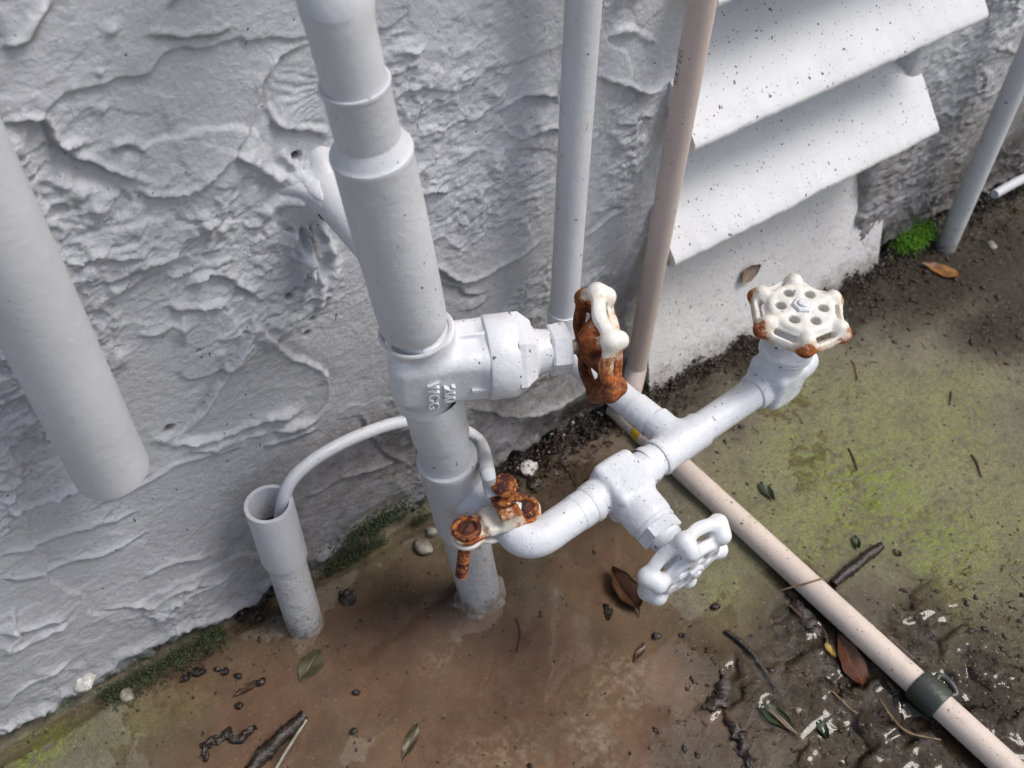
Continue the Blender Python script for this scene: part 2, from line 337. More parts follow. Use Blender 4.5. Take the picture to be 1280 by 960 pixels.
def surfnets(fun, lo, hi, h):
    """mesh the zero level of a signed distance function (cast and welded shapes)"""
    ax = [np.arange(lo[i]-h*1.5, hi[i]+h*2.5, h) for i in range(3)]
    X, Y, Z = np.meshgrid(*ax, indexing='ij'); Fv = fun(X, Y, Z).astype(np.float64); s = Fv < 0
    n = [len(a)-1 for a in ax]
    def cs(A, i, j, k): return A[i:i+n[0], j:j+n[1], k:k+n[2]]
    cnt = sum(cs(s, i, j, k).astype(np.int8) for i in (0, 1) for j in (0, 1) for k in (0, 1))
    act = (cnt > 0) & (cnt < 8); idx = -np.ones(act.shape, dtype=np.int64); I = np.argwhere(act); idx[act] = np.arange(len(I))
    P = np.zeros((len(I), 3)); C = np.zeros(len(I)); i0, i1, i2 = I.T
    cor = [(i, j, k) for i in (0, 1) for j in (0, 1) for k in (0, 1)]
    for a in cor:
        for d in range(3):
            if a[d]: continue
            b = list(a); b[d] = 1
            fa = Fv[i0+a[0], i1+a[1], i2+a[2]]; fb = Fv[i0+b[0], i1+b[1], i2+b[2]]
            m = (fa < 0) != (fb < 0); t = np.where(m, fa/np.where(m, fa-fb, 1), 0)
            p = np.array(a, float)[None, :].repeat(len(I), 0); p[:, d] += t
            P += p*m[:, None]; C += m
    V = (I+P/C[:, None])*h+np.array([a[0] for a in ax])
    Q = []
    for d in range(3):
        e1, e2 = (d+1) % 3, (d+2) % 3
        sl = [slice(0, None)]*3; A = np.take(s, range(0, s.shape[d]-1), d); B = np.take(s, range(1, s.shape[d]), d)
        E = np.argwhere(A != B); ok = (E[:, e1] > 0) & (E[:, e2] > 0) & (E[:, e1] < n[e1]) & (E[:, e2] < n[e2]) & (E[:, d] < n[d]); E = E[ok]
        inside = A[E[:, 0], E[:, 1], E[:, 2]]
        def c(o1, o2):
            q = E.copy(); q[:, e1] += o1; q[:, e2] += o2; return idx[q[:, 0], q[:, 1], q[:, 2]]
        q = np.stack([c(-1, -1), c(0, -1), c(0, 0), c(-1, 0)], 1); q[~inside] = q[~inside][:, ::-1]; Q.append(q)
    Q = np.concatenate(Q); Q = Q[(Q >= 0).all(1)]
    return V, Q
def smin(a, b, k): 
    h = np.clip(0.5+0.5*(b-a)/k, 0, 1); return b*(1-h)+a*h-k*h*(1-h)
def smax(a, b, k): return -smin(-a, -b, k)
def capsule(X, Y, Z, a, b, r):
    a = np.array(a, float); b = np.array(b, float); d = b-a; L = d.dot(d)
    t = np.clip(((X-a[0])*d[0]+(Y-a[1])*d[1]+(Z-a[2])*d[2])/max(L, 1e-12), 0, 1)
    return np.sqrt((X-a[0]-t*d[0])**2+(Y-a[1]-t*d[1])**2+(Z-a[2]-t*d[2])**2)-r
def rbox(X, Y, Z, c, h, r):
    qx = np.abs(X-c[0])-h[0]+r; qy = np.abs(Y-c[1])-h[1]+r; qz = np.abs(Z-c[2])-h[2]+r
    return np.sqrt(np.maximum(qx, 0)**2+np.maximum(qy, 0)**2+np.maximum(qz, 0)**2)+np.minimum(np.maximum(qx, np.maximum(qy, qz)), 0)-r
def cyl(R2, Zc, r, h, rr=0.001):
    a = R2-r+rr; b = np.abs(Zc)-h+rr; return np.minimum(np.maximum(a, b), 0)+np.sqrt(np.maximum(a, 0)**2+np.maximum(b, 0)**2)-rr

# ================================================================== THE WALL
def grid_axis(segs):
    out = [segs[0][0]]
    for a, b, st in segs:
        n = max(1, int(round((b-a)/st))); out += list(a+(b-a)*(np.arange(n)+1)/n)
    return np.array(out)
gx = grid_axis([(-3, -0.6, 0.05), (-0.6, -0.18, 0.008), (-0.18, 0.50, 0.00115), (0.50, 0.76, 0.004), (0.76, 1.08, 0.0020), (1.08, 1.6, 0.008), (1.6, 4, 0.06)])
gz = grid_axis([(-0.05, 0.0, 0.004), (0.0, 0.57, 0.00118), (0.57, 0.80, 0.006), (0.80, 2.6, 0.06)])
X, Z = np.meshgrid(gx, gz, indexing='ij')
wx = X+0.006*fbm(X, Z, 30, 3, 5); wz = Z+0.006*fbm(X, Z, 30, 3, 25)
def blob(px, py, rx, rz=None, ang=0.0, o=0.0):
    p = Wp(px, py, o); rz = rz or rx; c, s = math.cos(ang), math.sin(ang)
    dx = wx-p[0]; dz = wz-p[2]; u = dx*c+dz*s; v = -dx*s+dz*c
    return np.exp(-((u/rx)**2+(v/rz)**2))
roughm = 0.8*sst(0.02, 0.30, fbm(X, Z, 9, 3, 41))
for q in [(130, 330, .05, .03), (250, 300, .06, .035), (350, 400, .04, .03), (600, 250, .05, .05), (580, 120, .05, .05), (790, 180, .03, .06), (40, 200, .05, .03), (120, 270, .04, .025), (1180, 150, .06, .1), (1150, 240, .05, .06), (300, 340, .05, .05)]:
    roughm = np.maximum(roughm, 1.1*blob(q[0], q[1], q[2], q[3]))
for q in [(230, 120, .055, .045), (270, 60, .05, .03), (360, 480, .03, .035), (230, 450, .03, .03), (640, 50, .02, .05), (450, 610, .05, .04), (640, 550, .05, .03), (120, 660, .05, .012)]:
    roughm = roughm*(1-0.85*blob(*q))
roughm = np.clip(roughm, 0.08, 1)
H = 0.0022*fbm(X, Z, 5, 2, 1)
def plate(f, thr, w, A, seed, sx=1.5, oct=4):
    n = fbm(wx/sx, wz, f, oct, seed); return A*sst(thr, thr+w, n)*(0.7+0.3*fbm(X, Z, f*2, 2, seed+50))
H += plate(6.5, 0.02, 0.016, 0.0028, 61, 1.2, 3)
H += plate(19, 0.22, 0.04, 0.0022, 62, 1.4, 3)*(0.35+0.65*roughm)
H += plate(48, 0.22, 0.09, 0.0024, 63, 1.3, 4)*roughm
H += plate(100, 0.2, 0.16, 0.0017, 64, 1.25, 4)*roughm
n5 = fbm(wx/1.3, wz, 80, 3, 65); H += 0.0048*np.maximum(0, n5-0.46)*roughm          # lumps
rid = 1-np.abs(fbm(wx/1.5, wz, 30, 3, 66)); H += 0.0016*sst(0.90, 1.0, rid)*roughm
H += 0.00050*fbm(X, Z, 330, 3, 67, .6)*(0.45+0.55*roughm) + 0.0009*fbm(X/1.3, Z, 150, 4, 68, .6)*(0.16+0.84*roughm)
rid2 = 1-np.abs(fbm(wx/1.8, wz, 75, 3, 69)); H += 0.0013*sst(0.88, 1.0, rid2)*roughm*sst(0, .3, fbm(X, Z, 16, 2, 70))
crev_shade = np.zeros_like(X)  # mask for the painted crease shade
def crop(P, pad):
    xs, zs = P[:, 0], P[:, 1]
    i0, i1 = np.searchsorted(gx, (xs.min()-pad, xs.max()+pad)); j0, j1 = np.searchsorted(gz, (zs.min()-pad, zs.max()+pad))
    return slice(i0, i1), slice(j0, j1)
def polydist(P, x, z):
    best = np.full(x.shape, 1e9); sg = np.zeros(x.shape); tt = np.zeros(x.shape); L = 0
    seg = np.hypot(*(P[1:]-P[:-1]).T); tot = seg.sum()
    for i in range(len(P)-1):
        a = P[i]; d = P[i+1]-a; l2 = d.dot(d)+1e-12
        t = np.clip(((x-a[0])*d[0]+(z-a[1])*d[1])/l2, 0, 1); ex = x-a[0]-t*d[0]; ez = z-a[1]-t*d[1]; dist = np.hypot(ex, ez)
        m = dist < best; best = np.where(m, dist, best); sg = np.where(m, np.sign(d[0]*(z-a[1])-d[1]*(x-a[0])), sg); tt = np.where(m, (L+t*seg[i])/tot, tt); L += seg[i]
    return best, sg, tt
def smooth_poly(pts):
    P = np.array([Wp(*p)[[0, 2]] for p in pts])
    for _ in range(2):
        if len(P) > 2: P = np.concatenate([P[:1]] + [np.stack([P[i]*.75+P[i+1]*.25, P[i]*.25+P[i+1]*.75]) for i in range(len(P)-1)] + [P[-1:]])
    return P
def ledge(pts, A=0.003, w=0.018, side=1, lip=0.0012, groove=0.0010, gw=0.004, rag=0.0013, dirt=0.5):  # dirt sets how strongly crease shade is painted under the lip
    """a trowel edge: one side stands proud and ends in a ragged lip"""
    global H
    P = smooth_poly(pts); I = crop(P, w*3.2); x = X[I]; z = Z[I]
    d, s, t = polydist(P, x, z); sd = d*s*side + rag*fbm(x, z, 120, 3, 90) + rag*1.2*fbm(x, z, 34, 2, 91)
    end = np.clip(np.minimum(t, 1-t)*7, 0, 1); fade = np.where((t <= 0.0001) | (t >= 0.9999), np.exp(-(d/0.004)**2), 1)*(0.2+0.8*end)
    up = sst(-0.0005, 0.0009, sd)
    hh = A*up*np.exp(-np.maximum(sd, 0)/w) + lip*np.exp(-((sd-0.0022)/0.0017)**2) - groove*np.exp(-((sd+0.0016)/gw)**2)*(sd < 0.0008)
    H[I] += hh*fade
    crev_shade[I] = np.maximum(crev_shade[I], dirt*fade*np.exp(-((sd+0.0010)/0.0011)**2))
def ridge(pts, A=0.003, w=0.003, rag=0.001, dirt=0.0):  # dirt sets the strength of shade painted along a groove
    global H
    P = smooth_poly(pts); I = crop(P, w*4+0.004); x = X[I]; z = Z[I]; d, s, t = polydist(P, x, z)
    ww = w*(0.75+0.45*fbm(x, z, 55, 2, 92)); d = np.maximum(d+rag*fbm(x, z, 130, 3, 93), 0); end = np.clip(np.minimum(t, 1-t)*6+0.25, 0, 1)
    k = np.exp(-(d/ww)**2)*end; H[I] += A*k*(0.8+0.5*fbm(x, z, 90, 2, 94))
    if dirt: crev_shade[I] = np.maximum(crev_shade[I], dirt*k)
def hole(px, py, r, A=0.008):
    global H
    p = Wp(px, py); P = np.array([[p[0], p[2]]]); I = crop(P, r*3); d = np.hypot(X[I]-p[0], Z[I]-p[2])+0.2*r*fbm(X[I], Z[I], 200, 2, 9)
    k = 1-sst(r*0.7, r*1.15, d); H[I] -= A*k; crev_shade[I] = np.maximum(crev_shade[I], k)  # the hole's shade is painted in as well
# traced trowel edges
ledge([(0, 148), (30, 142), (55, 145), (62, 165), (85, 190), (118, 212), (162, 229)], .0030, .02, 1, .0018, .002, .006)
ledge([(0, 55), (15, 52), (35, 40), (48, 20), (62, 0)], .003, .012, 1, .0014)
ledge([(383, 60), (345, 72), (329, 100), (320, 131), (317, 155), (300, 178), (281, 204), (262, 222), (240, 240), (190, 250), (168, 240)], .0036, .022, -1, .001, .0012)
ledge([(341, 146), (352, 160), (370, 164), (391, 161), (413, 171)], .0028, .016, 1, .0016)
ridge([(345, 72), (340, 100), (336, 130), (341, 147)], .002, .002)
ledge([(316, 396), (296, 440), (272, 470), (254, 510), (228, 537)], .0042, .02, 1, .0012, .0012)
ledge([(318, 398), (345, 425), (385, 450), (410, 462), (413, 492), (398, 514)], .0034, .012, -1, .0012, .001)
ridge([(195, 548), (232, 552), (290, 540), (335, 523), (378, 512)], .0055, .0045)
ridge([(232, 562), (290, 552), (350, 536), (396, 524)], .0045, .0035)
ledge([(120, 632), (185, 600), (230, 575), (300, 560)], .003, .012, 1, .001)
ledge([(530, 330), (548, 338), (566, 350), (585, 353), (604, 343), (625, 330), (650, 318), (668, 305)], .0042, .022, 1, .0016, .0012)
ledge([(548, 355), (570, 359), (586, 368), (606, 360)], .0015, .008, 1)
ledge([(617, 141), (632, 127), (650, 117), (675, 118), (692, 126)], .0036, .014, 1, .0012, .002, .005)
ridge([(619, 143), (626, 158), (648, 172), (656, 160), (642, 150)], .0028, .0025)
ledge([(668, 165), (680, 158), (700, 162)], .003, .01, 1)
ridge([(700, 55), (712, 80), (716, 100)], .002, .002); ridge([(756, 45), (780, 32), (800, 40), (822, 54)], .0034, .003)
ledge([(745, 95), (770, 102), (790, 110), (808, 116), (824, 102), (845, 84)], .0036, .016, 1, .0012)
ridge([(775, 104), (792, 106)], .004, .004)
ledge([(728, 292), (745, 278), (768, 262), (786, 252)], .002, .01, -1, .0014); ridge([(740, 262), (762, 258), (783, 254)], .0026, .0025)
ledge([(524, 238), (540, 236), (556, 240)], .004, .01, 1, .001, .003, .004, dirt=.8)
ledge([(0, 783), (40, 779), (62, 772), (80, 772)], .003, .012, 1); ridge([(0, 812), (45, 790), (85, 774)], .004, .0045)
ledge([(0, 722), (41, 719), (84, 701), (131, 692), (180, 668)], .0030, .010, 1); ledge([(125, 763), (165, 752), (188, 757), (215, 735), (262, 725)], .0026, .010, 1)
ledge([(178, 724), (200, 707), (225, 700), (259, 697)], .0026, .008, 1); ledge([(194, 772), (225, 743), (256, 731), (290, 715)], .0024, .009, 1)
ledge([(5, 880), (25, 852), (55, 842), (90, 820)], .0024, .009, 1); ridge([(0, 905), (30, 890), (70, 870)], .003, .004)
ledge([(0, 640), (50, 628), (100, 610), (150, 606), (185, 590)], .0022, .010, 1); ledge([(0, 690), (60, 672), (120, 655), (170, 640)], .0022, .009, 1)
ridge([(90, 240), (118, 236), (130, 250), (110, 262)], .006, .0055); ridge([(70, 225), (90, 232)], .004, .004)
ridge([(168, 408), (190, 415), (220, 408), (228, 420)], .004, .004); ledge([(210, 385), (240, 390), (280, 386)], .003, .008, 1)
ledge([(60, 178), (90, 182), (104, 178)], .002, .008, 1); ridge([(152, 215), (200, 232), (240, 218)], .002, .003)
ledge([(140, 190), (160, 182), (178, 192)], .0024, .006, 1); ledge([(184, 48), (205, 44), (240, 47), (262, 42), (290, 38)], .0014, .012, 1, .0008)
ridge([(112, 136), (122, 130), (132, 138)], .004, .004); ridge([(118, 85), (126, 90)], .003, .003); ridge([(135, 30), (142, 38)], .003, .0035)
ledge([(130, 350), (165, 340), (200, 322), (235, 312)], .0024, .009, 1); ledge([(230, 360), (260, 348), (285, 352), (320, 372)], .0024, .008, 1)
ledge([(450, 520), (470, 560), (505, 580)], .001, .012, 1); ridge([(470, 548), (500, 570), (520, 590)], .0016, .0022)
ledge([(590, 512), (625, 520), (660, 518), (690, 505), (715, 492)], .0036, .014, 1, .001, .001)
ledge([(640, 530), (680, 510), (730, 485), (765, 462)], .0034, .02, 1, .0014, .002, .005, dirt=.9)
ledge([(520, 615), (560, 600), (600, 590)], .0026, .012, 1); ledge([(330, 560), (370, 545), (395, 540)], .002, .01, 1)
ledge([(385, 625), (420, 600), (455, 588), (500, 578)], .0018, .012, 1)
for _ in range(70):                                             # the rest of the wall, away from the traced edges
    if random.random() < 0.5: bx, bz = random.uniform(-.6, .5), random.uniform(0.03, .56)
    else: bx, bz = random.uniform(.78, 1.08), random.uniform(0.02, .4)
    a = random.uniform(-0.5, 0.5); L = random.uniform(.008, .026); P = []
    for k in range(4): P.append((bx+math.cos(a)*L*k, bz+math.sin(a)*L*k)); a += random.uniform(-.6, .6)
    def _q(pts): return np.array(pts)
    PP = _q(P); I = crop(PP, .03); d, s, t = polydist(PP, X[I], Z[I]); sd = d*s+0.0012*fbm(X[I], Z[I], 110, 3, 95)
    e = np.where((t <= 0.0001) | (t >= 0.9999), np.exp(-(d/0.003)**2), 1); A = random.uniform(.0012, .0028)
    H[I] += e*(A*sst(-.0004, .001, sd)*np.exp(-np.maximum(sd, 0)/.007)+.0008*np.exp(-((sd-.002)/.0016)**2)); crev_shade[I] = np.maximum(crev_shade[I], .35*e*np.exp(-((sd+.0008)/.0009)**2))
# brushed patch beside the riser
p0 = Wp(330, 110); bm = blob(385, 120, .03, .024); ang = np.arctan2(Z-p0[2]+0.01, X-p0[0]+0.03)
H += bm*0.00055*np.sin(ang*190+3*fbm(X, Z, 60, 2, 71))
# mastic smeared round the stub, with drips
for pts, A, w in [([(290, 192), (315, 200), (345, 218), (375, 232)], .006, .006), ([(330, 275), (350, 255), (375, 240)], .006, .006), ([(352, 190), (372, 215), (395, 225)], .005, .006),
                  ([(362, 268), (372, 300), (378, 330), (370, 372)], .006, .0042), ([(376, 262), (386, 300), (388, 340), (376, 378)], .008, .0040), ([(400, 278), (416, 310), (418, 345), (408, 380)], .006, .0042), ([(395, 330), (402, 355), (400, 385)], .005, .0035),
                  ([(385, 212), (398, 226), (404, 245)], .017, .011), ([(365, 285), (360, 310), (372, 322)], .004, .003)]:
    ridge(pts, A, w, .0006)
for q in [(366, 262, .0035, .010), (393, 270, .0035, .012), (373, 198, .0028, .007), (211, 536, .0035, .006), (248, 437, .0014, .004), (361, 285, .0018, .006), (362, 372, .0028, .005), (384, 418, .0025, .004), (392, 400, .0018, .004)]: hole(*q)
ridge([(383, 272), (392, 300), (394, 330)], -.005, .0016, dirt=.9); ridge([(362, 372), (370, 358)], -.004, .0016, dirt=.9)
# foot of the wall: ragged, undercut and gritty
zb = 0.016+0.010*fbm(X, Z*0, 14, 3, 72)+0.004*fbm(X, Z*0, 70, 3, 73)
right = sst(0.27, 0.40, X)
H -= (0.006+0.006*right)*(1-sst(-0.004, 0.003, Z-zb-0.006*right)); H += 0.004*np.exp(-((Z-zb-.006)/.006)**2)
H += 0.004*fbm(X, Z, 90, 4, 74)*(1-sst(0.0, 0.05, Z))
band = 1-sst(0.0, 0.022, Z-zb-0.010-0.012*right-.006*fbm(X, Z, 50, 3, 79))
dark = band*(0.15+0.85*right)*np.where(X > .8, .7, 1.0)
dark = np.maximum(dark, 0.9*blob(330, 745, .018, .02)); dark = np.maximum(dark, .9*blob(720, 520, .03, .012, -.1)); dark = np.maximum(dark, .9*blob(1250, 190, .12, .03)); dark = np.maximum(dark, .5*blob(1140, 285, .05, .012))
moss = np.clip((1-sst(0.004, 0.024, Z+0.006*fbm(X, Z, 40, 3, 75)))*(1-right)*1.3, 0, 1)
moss = np.maximum(moss, 0.9*blob(465, 650, .03, .008, .25)); moss = np.maximum(moss, .6*blob(430, 690, .02, .008)); moss = np.maximum(moss, .5*blob(500, 640, .03, .008))
low = np.clip(1.25*(1-sst(0.03, 0.30, Z+0.05*fbm(X, Z, 8, 4, 76)))*(0.35+0.65*sst(0.0, 0.14, X)), 0, 1)
low = np.maximum(low, 1.0*blob(450, 630, .085, .07)); low = np.maximum(low, 1.0*blob(650, 550, .11, .06)); low = np.maximum(low, .6*blob(760, 440, .05, .05)); low = np.maximum(low, .22*sst(.6, .9, X)*(1-sst(.1, .4, Z)))
low = np.maximum(low, .35*blob(360, 480, .05, .05))
grime = np.clip(1-sst(0.02, 0.16, Z), 0, 1)*sst(.2, .5, X)
lo_ = (H-H.mean()); peak_light = np.clip(sst(.003, .0075, lo_), 0, 1)  # mask for the highlights painted on the proudest stucco
# opening behind the louvre vent: the stucco falls back there
VX0, VX1 = 0.462, 0.750
op = sst(VX0, VX0+.004, X)*(1-sst(VX1-.045, VX1+.004, X+.004*fbm(X, Z, 60, 3, 78)))*(1-sst(.60, .604, Z)); H = H*(1-op)-0.100*op
V = np.stack([X, WY-H, Z], -1).reshape(-1, 3); nx, nz = X.shape
ii = np.arange(nx*nz).reshape(nx, nz); Fq = np.stack([ii[:-1, :-1], ii[1:, :-1], ii[1:, 1:], ii[:-1, 1:]], -1).reshape(-1, 4)
me = mesh_from('wall', V, Fq, 180, dict(rough=roughm, crev_shade=crev_shade, dark=np.clip(dark, 0, 1), moss=moss, low=low, grime=grime, peak_light=peak_light))
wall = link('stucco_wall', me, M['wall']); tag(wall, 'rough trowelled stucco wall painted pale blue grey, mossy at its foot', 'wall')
MB().box((0.5, WY+0.195, 1.27), (7, 0.16, 2.64)).build('wall_core', M['wall'], wall)

# ================================================================== THE GROUND
hx = grid_axis([(-60, -1.5, 6), (-1.5, -0.25, 0.03), (-0.25, 1.06, 0.0022), (1.06, 1.6, 0.02), (1.6, 60, 6)])
hy = grid_axis([(-60, -0.6, 6), (-0.6, -0.06, 0.02), (-0.06, WY+0.012, 0.0022)])
GX, GY = np.meshgrid(hx, hy, indexing='ij')
near = (GX > -.4) & (GX < 1.3) & (GY > -.3)
ux = GX+0.010*fbm(GX, GY, 18, 3, 105); uy = GY+0.010*fbm(GX, GY, 18, 3, 125)
def gb(px, py, rx, ry=None, ang=0.0):
    p = G(px, py); ry = ry or rx; c, s = math.cos(ang), math.sin(ang); dx = ux-p[0]; dy = uy-p[1]; u = dx*c+dy*s; v = -dx*s+dy*c
    return np.exp(-((u/rx)**2+(v/ry)**2)**1.5)
def gset(items):
    r = np.zeros_like(GX)
    for q in items:
        a, b = q[0], q[1:]; r = np.maximum(r, a*gb(*b))
    return r
clay = gset([(1, 500, 820, .10, .09), (1, 640, 850, .11, .10), (1, 560, 940, .12, .08), (1, 760, 720, .055, .06), (.9, 700, 640, .06, .06), (1, 800, 880, .06, .08), (1, 330, 900, .08, .08), (.8, 730, 580, .05, .03), (.9, 250, 860, .05, .04), (.9, 860, 900, .05, .06), (1, 700, 1020, .2, .1), (.8, 790, 790, .05, .05)])
green = gset([(1, 1100, 560, .10, .11), (1, 1000, 620, .09, .08), (1, 1200, 640, .1, .12), (.8, 1020, 500, .06, .07), (.9, 1180, 500, .08, .05), (.7, 900, 730, .02, .05), (.6, 930, 690, .03, .06), (.9, 60, 940, .04, .02), (1, 1180, 740, .03, .05), (.7, 1240, 800, .05, .04), (.6, 180, 905, .04, .02), (.4, 470, 700, .02, .02)])
lime = gset([(.95, 1090, 620, .055, .05), (.8, 1180, 690, .05, .035), (.7, 1020, 580, .03, .05), (.7, 1200, 560, .05, .03), (.8, 900, 640, .02, .02), (.5, 1040, 690, .03, .03), (.8, 60, 935, .03, .012), (.35, 890, 760, .02, .02)])
pale = gset([(.8, 770, 860, .03, .03), (.7, 620, 940, .03, .02), (.7, 740, 930, .03, .03), (.6, 980, 590, .03, .02), (.7, 1190, 590, .05, .04), (.6, 380, 710, .02, .03), (.6, 560, 810, .025, .015), (.6, 160, 880, .03, .02), (.5, 350, 790, .02, .02), (.5, 860, 760, .02, .04), (.6, 1100, 450, .05, .02)])
mud = gset([(1, 1030, 870, .06, .05), (1, 1130, 900, .08, .06), (1, 1220, 900, .06, .07), (1, 960, 860, .05, .05), (.95, 990, 800, .045, .035), (.9, 1130, 780, .05, .035), (1, 1230, 840, .04, .04), (.7, 910, 850, .03, .05), (1, 1020, 740, .015, .05),
            (1, 1170, 350, .12, .05), (1, 1080, 390, .06, .03), (1, 1260, 400, .06, .05), (1, 1000, 400, .1, .022), (1, 880, 440, .06, .03), (1, 800, 480, .07, .028), (.95, 700, 560, .07, .012, -.2), (.7, 890, 520, .035, .03), (.9, 920, 450, .05, .03), (1, 1240, 300, .1, .04), (1, 1150, 1000, .2, .1), (.5, 1200, 790, .05, .03), (.5, 600, 640, .03, .02), (.9, 330, 775, .02, .02), (.7, 720, 600, .04, .03), (.8, 900, 960, .05, .05)])
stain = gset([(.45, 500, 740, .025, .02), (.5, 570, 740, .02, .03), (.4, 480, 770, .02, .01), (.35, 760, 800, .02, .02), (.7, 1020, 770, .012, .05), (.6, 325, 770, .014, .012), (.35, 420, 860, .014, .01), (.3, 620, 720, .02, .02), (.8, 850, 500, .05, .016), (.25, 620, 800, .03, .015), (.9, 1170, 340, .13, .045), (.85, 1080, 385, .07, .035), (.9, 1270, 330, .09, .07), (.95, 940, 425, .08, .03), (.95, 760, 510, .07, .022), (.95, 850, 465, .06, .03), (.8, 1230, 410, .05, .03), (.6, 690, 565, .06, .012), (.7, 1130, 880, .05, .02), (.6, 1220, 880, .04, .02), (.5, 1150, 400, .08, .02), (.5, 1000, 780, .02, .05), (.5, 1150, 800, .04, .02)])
gh = 0.0016*fbm(GX, GY, 7, 3, 110)
bas = np.maximum(clay, mud*(GX > .3)*(GY < .25)); gh -= 0.0030*bas; gh += 0.0018
gh += (0.00045*fbm(GX, GY, 60, 4, 111)+0.00030*fbm(GX, GY, 240, 2, 112))*(1-.7*clay)*near
gh += 0.0022*np.maximum(0, fbm(ux, uy, 90, 4, 113)-.1)*mud
gh += 0.003*gb(600, 755, .026)                                            # cement skirt round the riser's foot
wallband = np.exp(-np.maximum(WY-GY, 0)/(.010+.02*sst(.3, .45, GX))); gh += near*wallband*(0.004+.012*sst(.28, .42, GX))*(0.6+0.6*fbm(GX, GY, 45, 3, 114))
gh += near*0.004*fbm(GX, GY, 110, 3, 115)*wallband
gh -= near*0.0045*np.exp(-((WY-.010-GY)/.006)**2)*(1-sst(.25, .33, GX))
gh += 0.0016*sst(0, 1, gset([(1, 1120, 470, .12, .02)]))
def ground_z(x, y):
    i = int(np.clip(np.searchsorted(hx, x), 1, len(hx)-1)); j = int(np.clip(np.searchsorted(hy, y), 1, len(hy)-1)); return float(gh[i, j])
V = np.stack([GX, GY, gh], -1).reshape(-1, 3); nx, ny = GX.shape
ii = np.arange(nx*ny).reshape(nx, ny); Fq = np.stack([ii[:-1, :-1], ii[1:, :-1], ii[1:, 1:], ii[:-1, 1:]], -1).reshape(-1, 4)
me = mesh_from('ground', V, Fq, 180, dict(clay=clay, green=green, lime=lime, pale=pale, mud=np.clip(mud, 0, 1), stain=stain))
tag(link('ground', me, M['ground']), kind='structure')
# shallow water lying in the hollows
qx = grid_axis([(-0.22, .32, 0.0030), (.32, .60, .0012), (.60, 1.05, .003)]); qy = grid_axis([(-0.10, .20, 0.0012), (.20, WY-.004, .003)])
QX, QY = np.meshgrid(qx, qy, indexing='ij')
def rip(items):
    r = np.zeros_like(QX)
    for a, px, py, rr in items:
        p = G(px, py); r = np.maximum(r, a*np.exp(-(((QX-p[0])/rr)**2+((QY-p[1])/rr)**2)))
    return r
rm_ = rip([(1, 1040, 860, .035), (1, 1130, 880, .05), (1, 940, 850, .02), (1, 900, 880, .015), (1, 1070, 920, .04), (1, 1020, 800, .02), (1, 1220, 870, .05), (1, 1160, 780, .03), (1, 1080, 950, .05), (.8, 340, 780, .02), (.7, 240, 850, .03), (.6, 680, 600, .03), (.6, 150, 900, .02), (.7, 395, 778, .008), (.6, 620, 750, .012), (.6, 460, 712, .015), (.5, 720, 570, .02), (.9, 345, 940, .012), (.8, 290, 920, .015), (.8, 300, 860, .012)])
QW = QX+.006*fbm(QX, QY, 70, 2, 135); QV = QY+.006*fbm(QX, QY, 70, 2, 137)
wz_ = 0.00105+rm_*(0.0022*fbm(QW*.8, QV*1.2, 60, 1, 130)+.00045*np.abs(vn(QW*90, QV*90, 139)))+0.00008*fbm(QX, QY, 40, 2, 131)
V = np.stack([QX, QY, wz_], -1).reshape(-1, 3); nx, ny = QX.shape
ii = np.arange(nx*ny).reshape(nx, ny); Fq = np.stack([ii[:-1, :-1], ii[1:, :-1], ii[1:, 1:], ii[:-1, 1:]], -1).reshape(-1, 4)
tag(link('water', mesh_from('water', V, Fq, 180), M['water']), kind='structure')

# ================================================================== LOUVRE VENT
vent = empty('louvre_vent', (0.61, WY-.02, 0), 'white louvred vent of broad sloping boards speckled with dirt, let into the wall', 'vent')
def slat(zb, zt, yb, yt, x0, x1, thick=.014, nx=90, seed=0, foot=False):
    """a sloping board: face from (yb, zb) up to (yt, zt), with a rounded nose, undulating a little"""
    xs = np.linspace(x0, x1, nx); prof = []
    nf = 26; n = np.array([-(zt-zb), (yt-yb)]); n = n/np.linalg.norm(n)      # outward (y, z)
    for t in np.linspace(0.02, 1, nf): prof.append((yb+(yt-yb)*t, zb+(zt-zb)*t))
    prof = prof[::-1]
    d = np.array([yb-yt, zb-zt]); d /= np.linalg.norm(d)
    for a in np.linspace(0, math.pi/2, 6)[1:]:
        r = .0055; c = np.array([yb, zb])-n*r; p = c+n*r*math.cos(a)+d*r*math.sin(a); prof.append((p[0], p[1]))
    b = np.array([yb, zb])-n*thick+d*.003; prof.append((b[0], b[1])); e = np.array([yt, zt])-n*thick; prof.append((e[0], e[1]))
    prof = np.array(prof); k = len(prof); V = []
    for x in xs:
        for j, (y, z) in enumerate(prof):
            w = float(vn(np.array(x*22.), np.array(z*30.), seed))*.0009+float(vn(np.array(x*90.), np.array(z*90.), seed+4))*.0003
            ed = float(vn(np.array(x*160.), np.array(0.), seed+9))*.0009 if nf-2 <= j < nf+6 else 0
            V.append((x, y+w, z+ed))
    Fs = [(i*k+j, (i+1)*k+j, (i+1)*k+(j+1) % k, i*k+(j+1) % k) for i in range(nx-1) for j in range(k)]
    Fs += [tuple(range(k)), tuple((nx-1)*k+j for j in range(k))[::-1]]
    mb = MB(); mb.add(V, Fs); return mb
for i, (zb, x1) in enumerate([(0.429, .79), (0.318, .775), (0.207, .768)]):
    slat(zb, zb+.118, WY-.034, WY+.080, .454, x1, seed=i*7).build('slat', M['slat'], vent, 35)
slat(-0.004, .222, WY-.016, WY+.034, .474, .788, seed=40).build('base_board', M['base'], vent, 35)

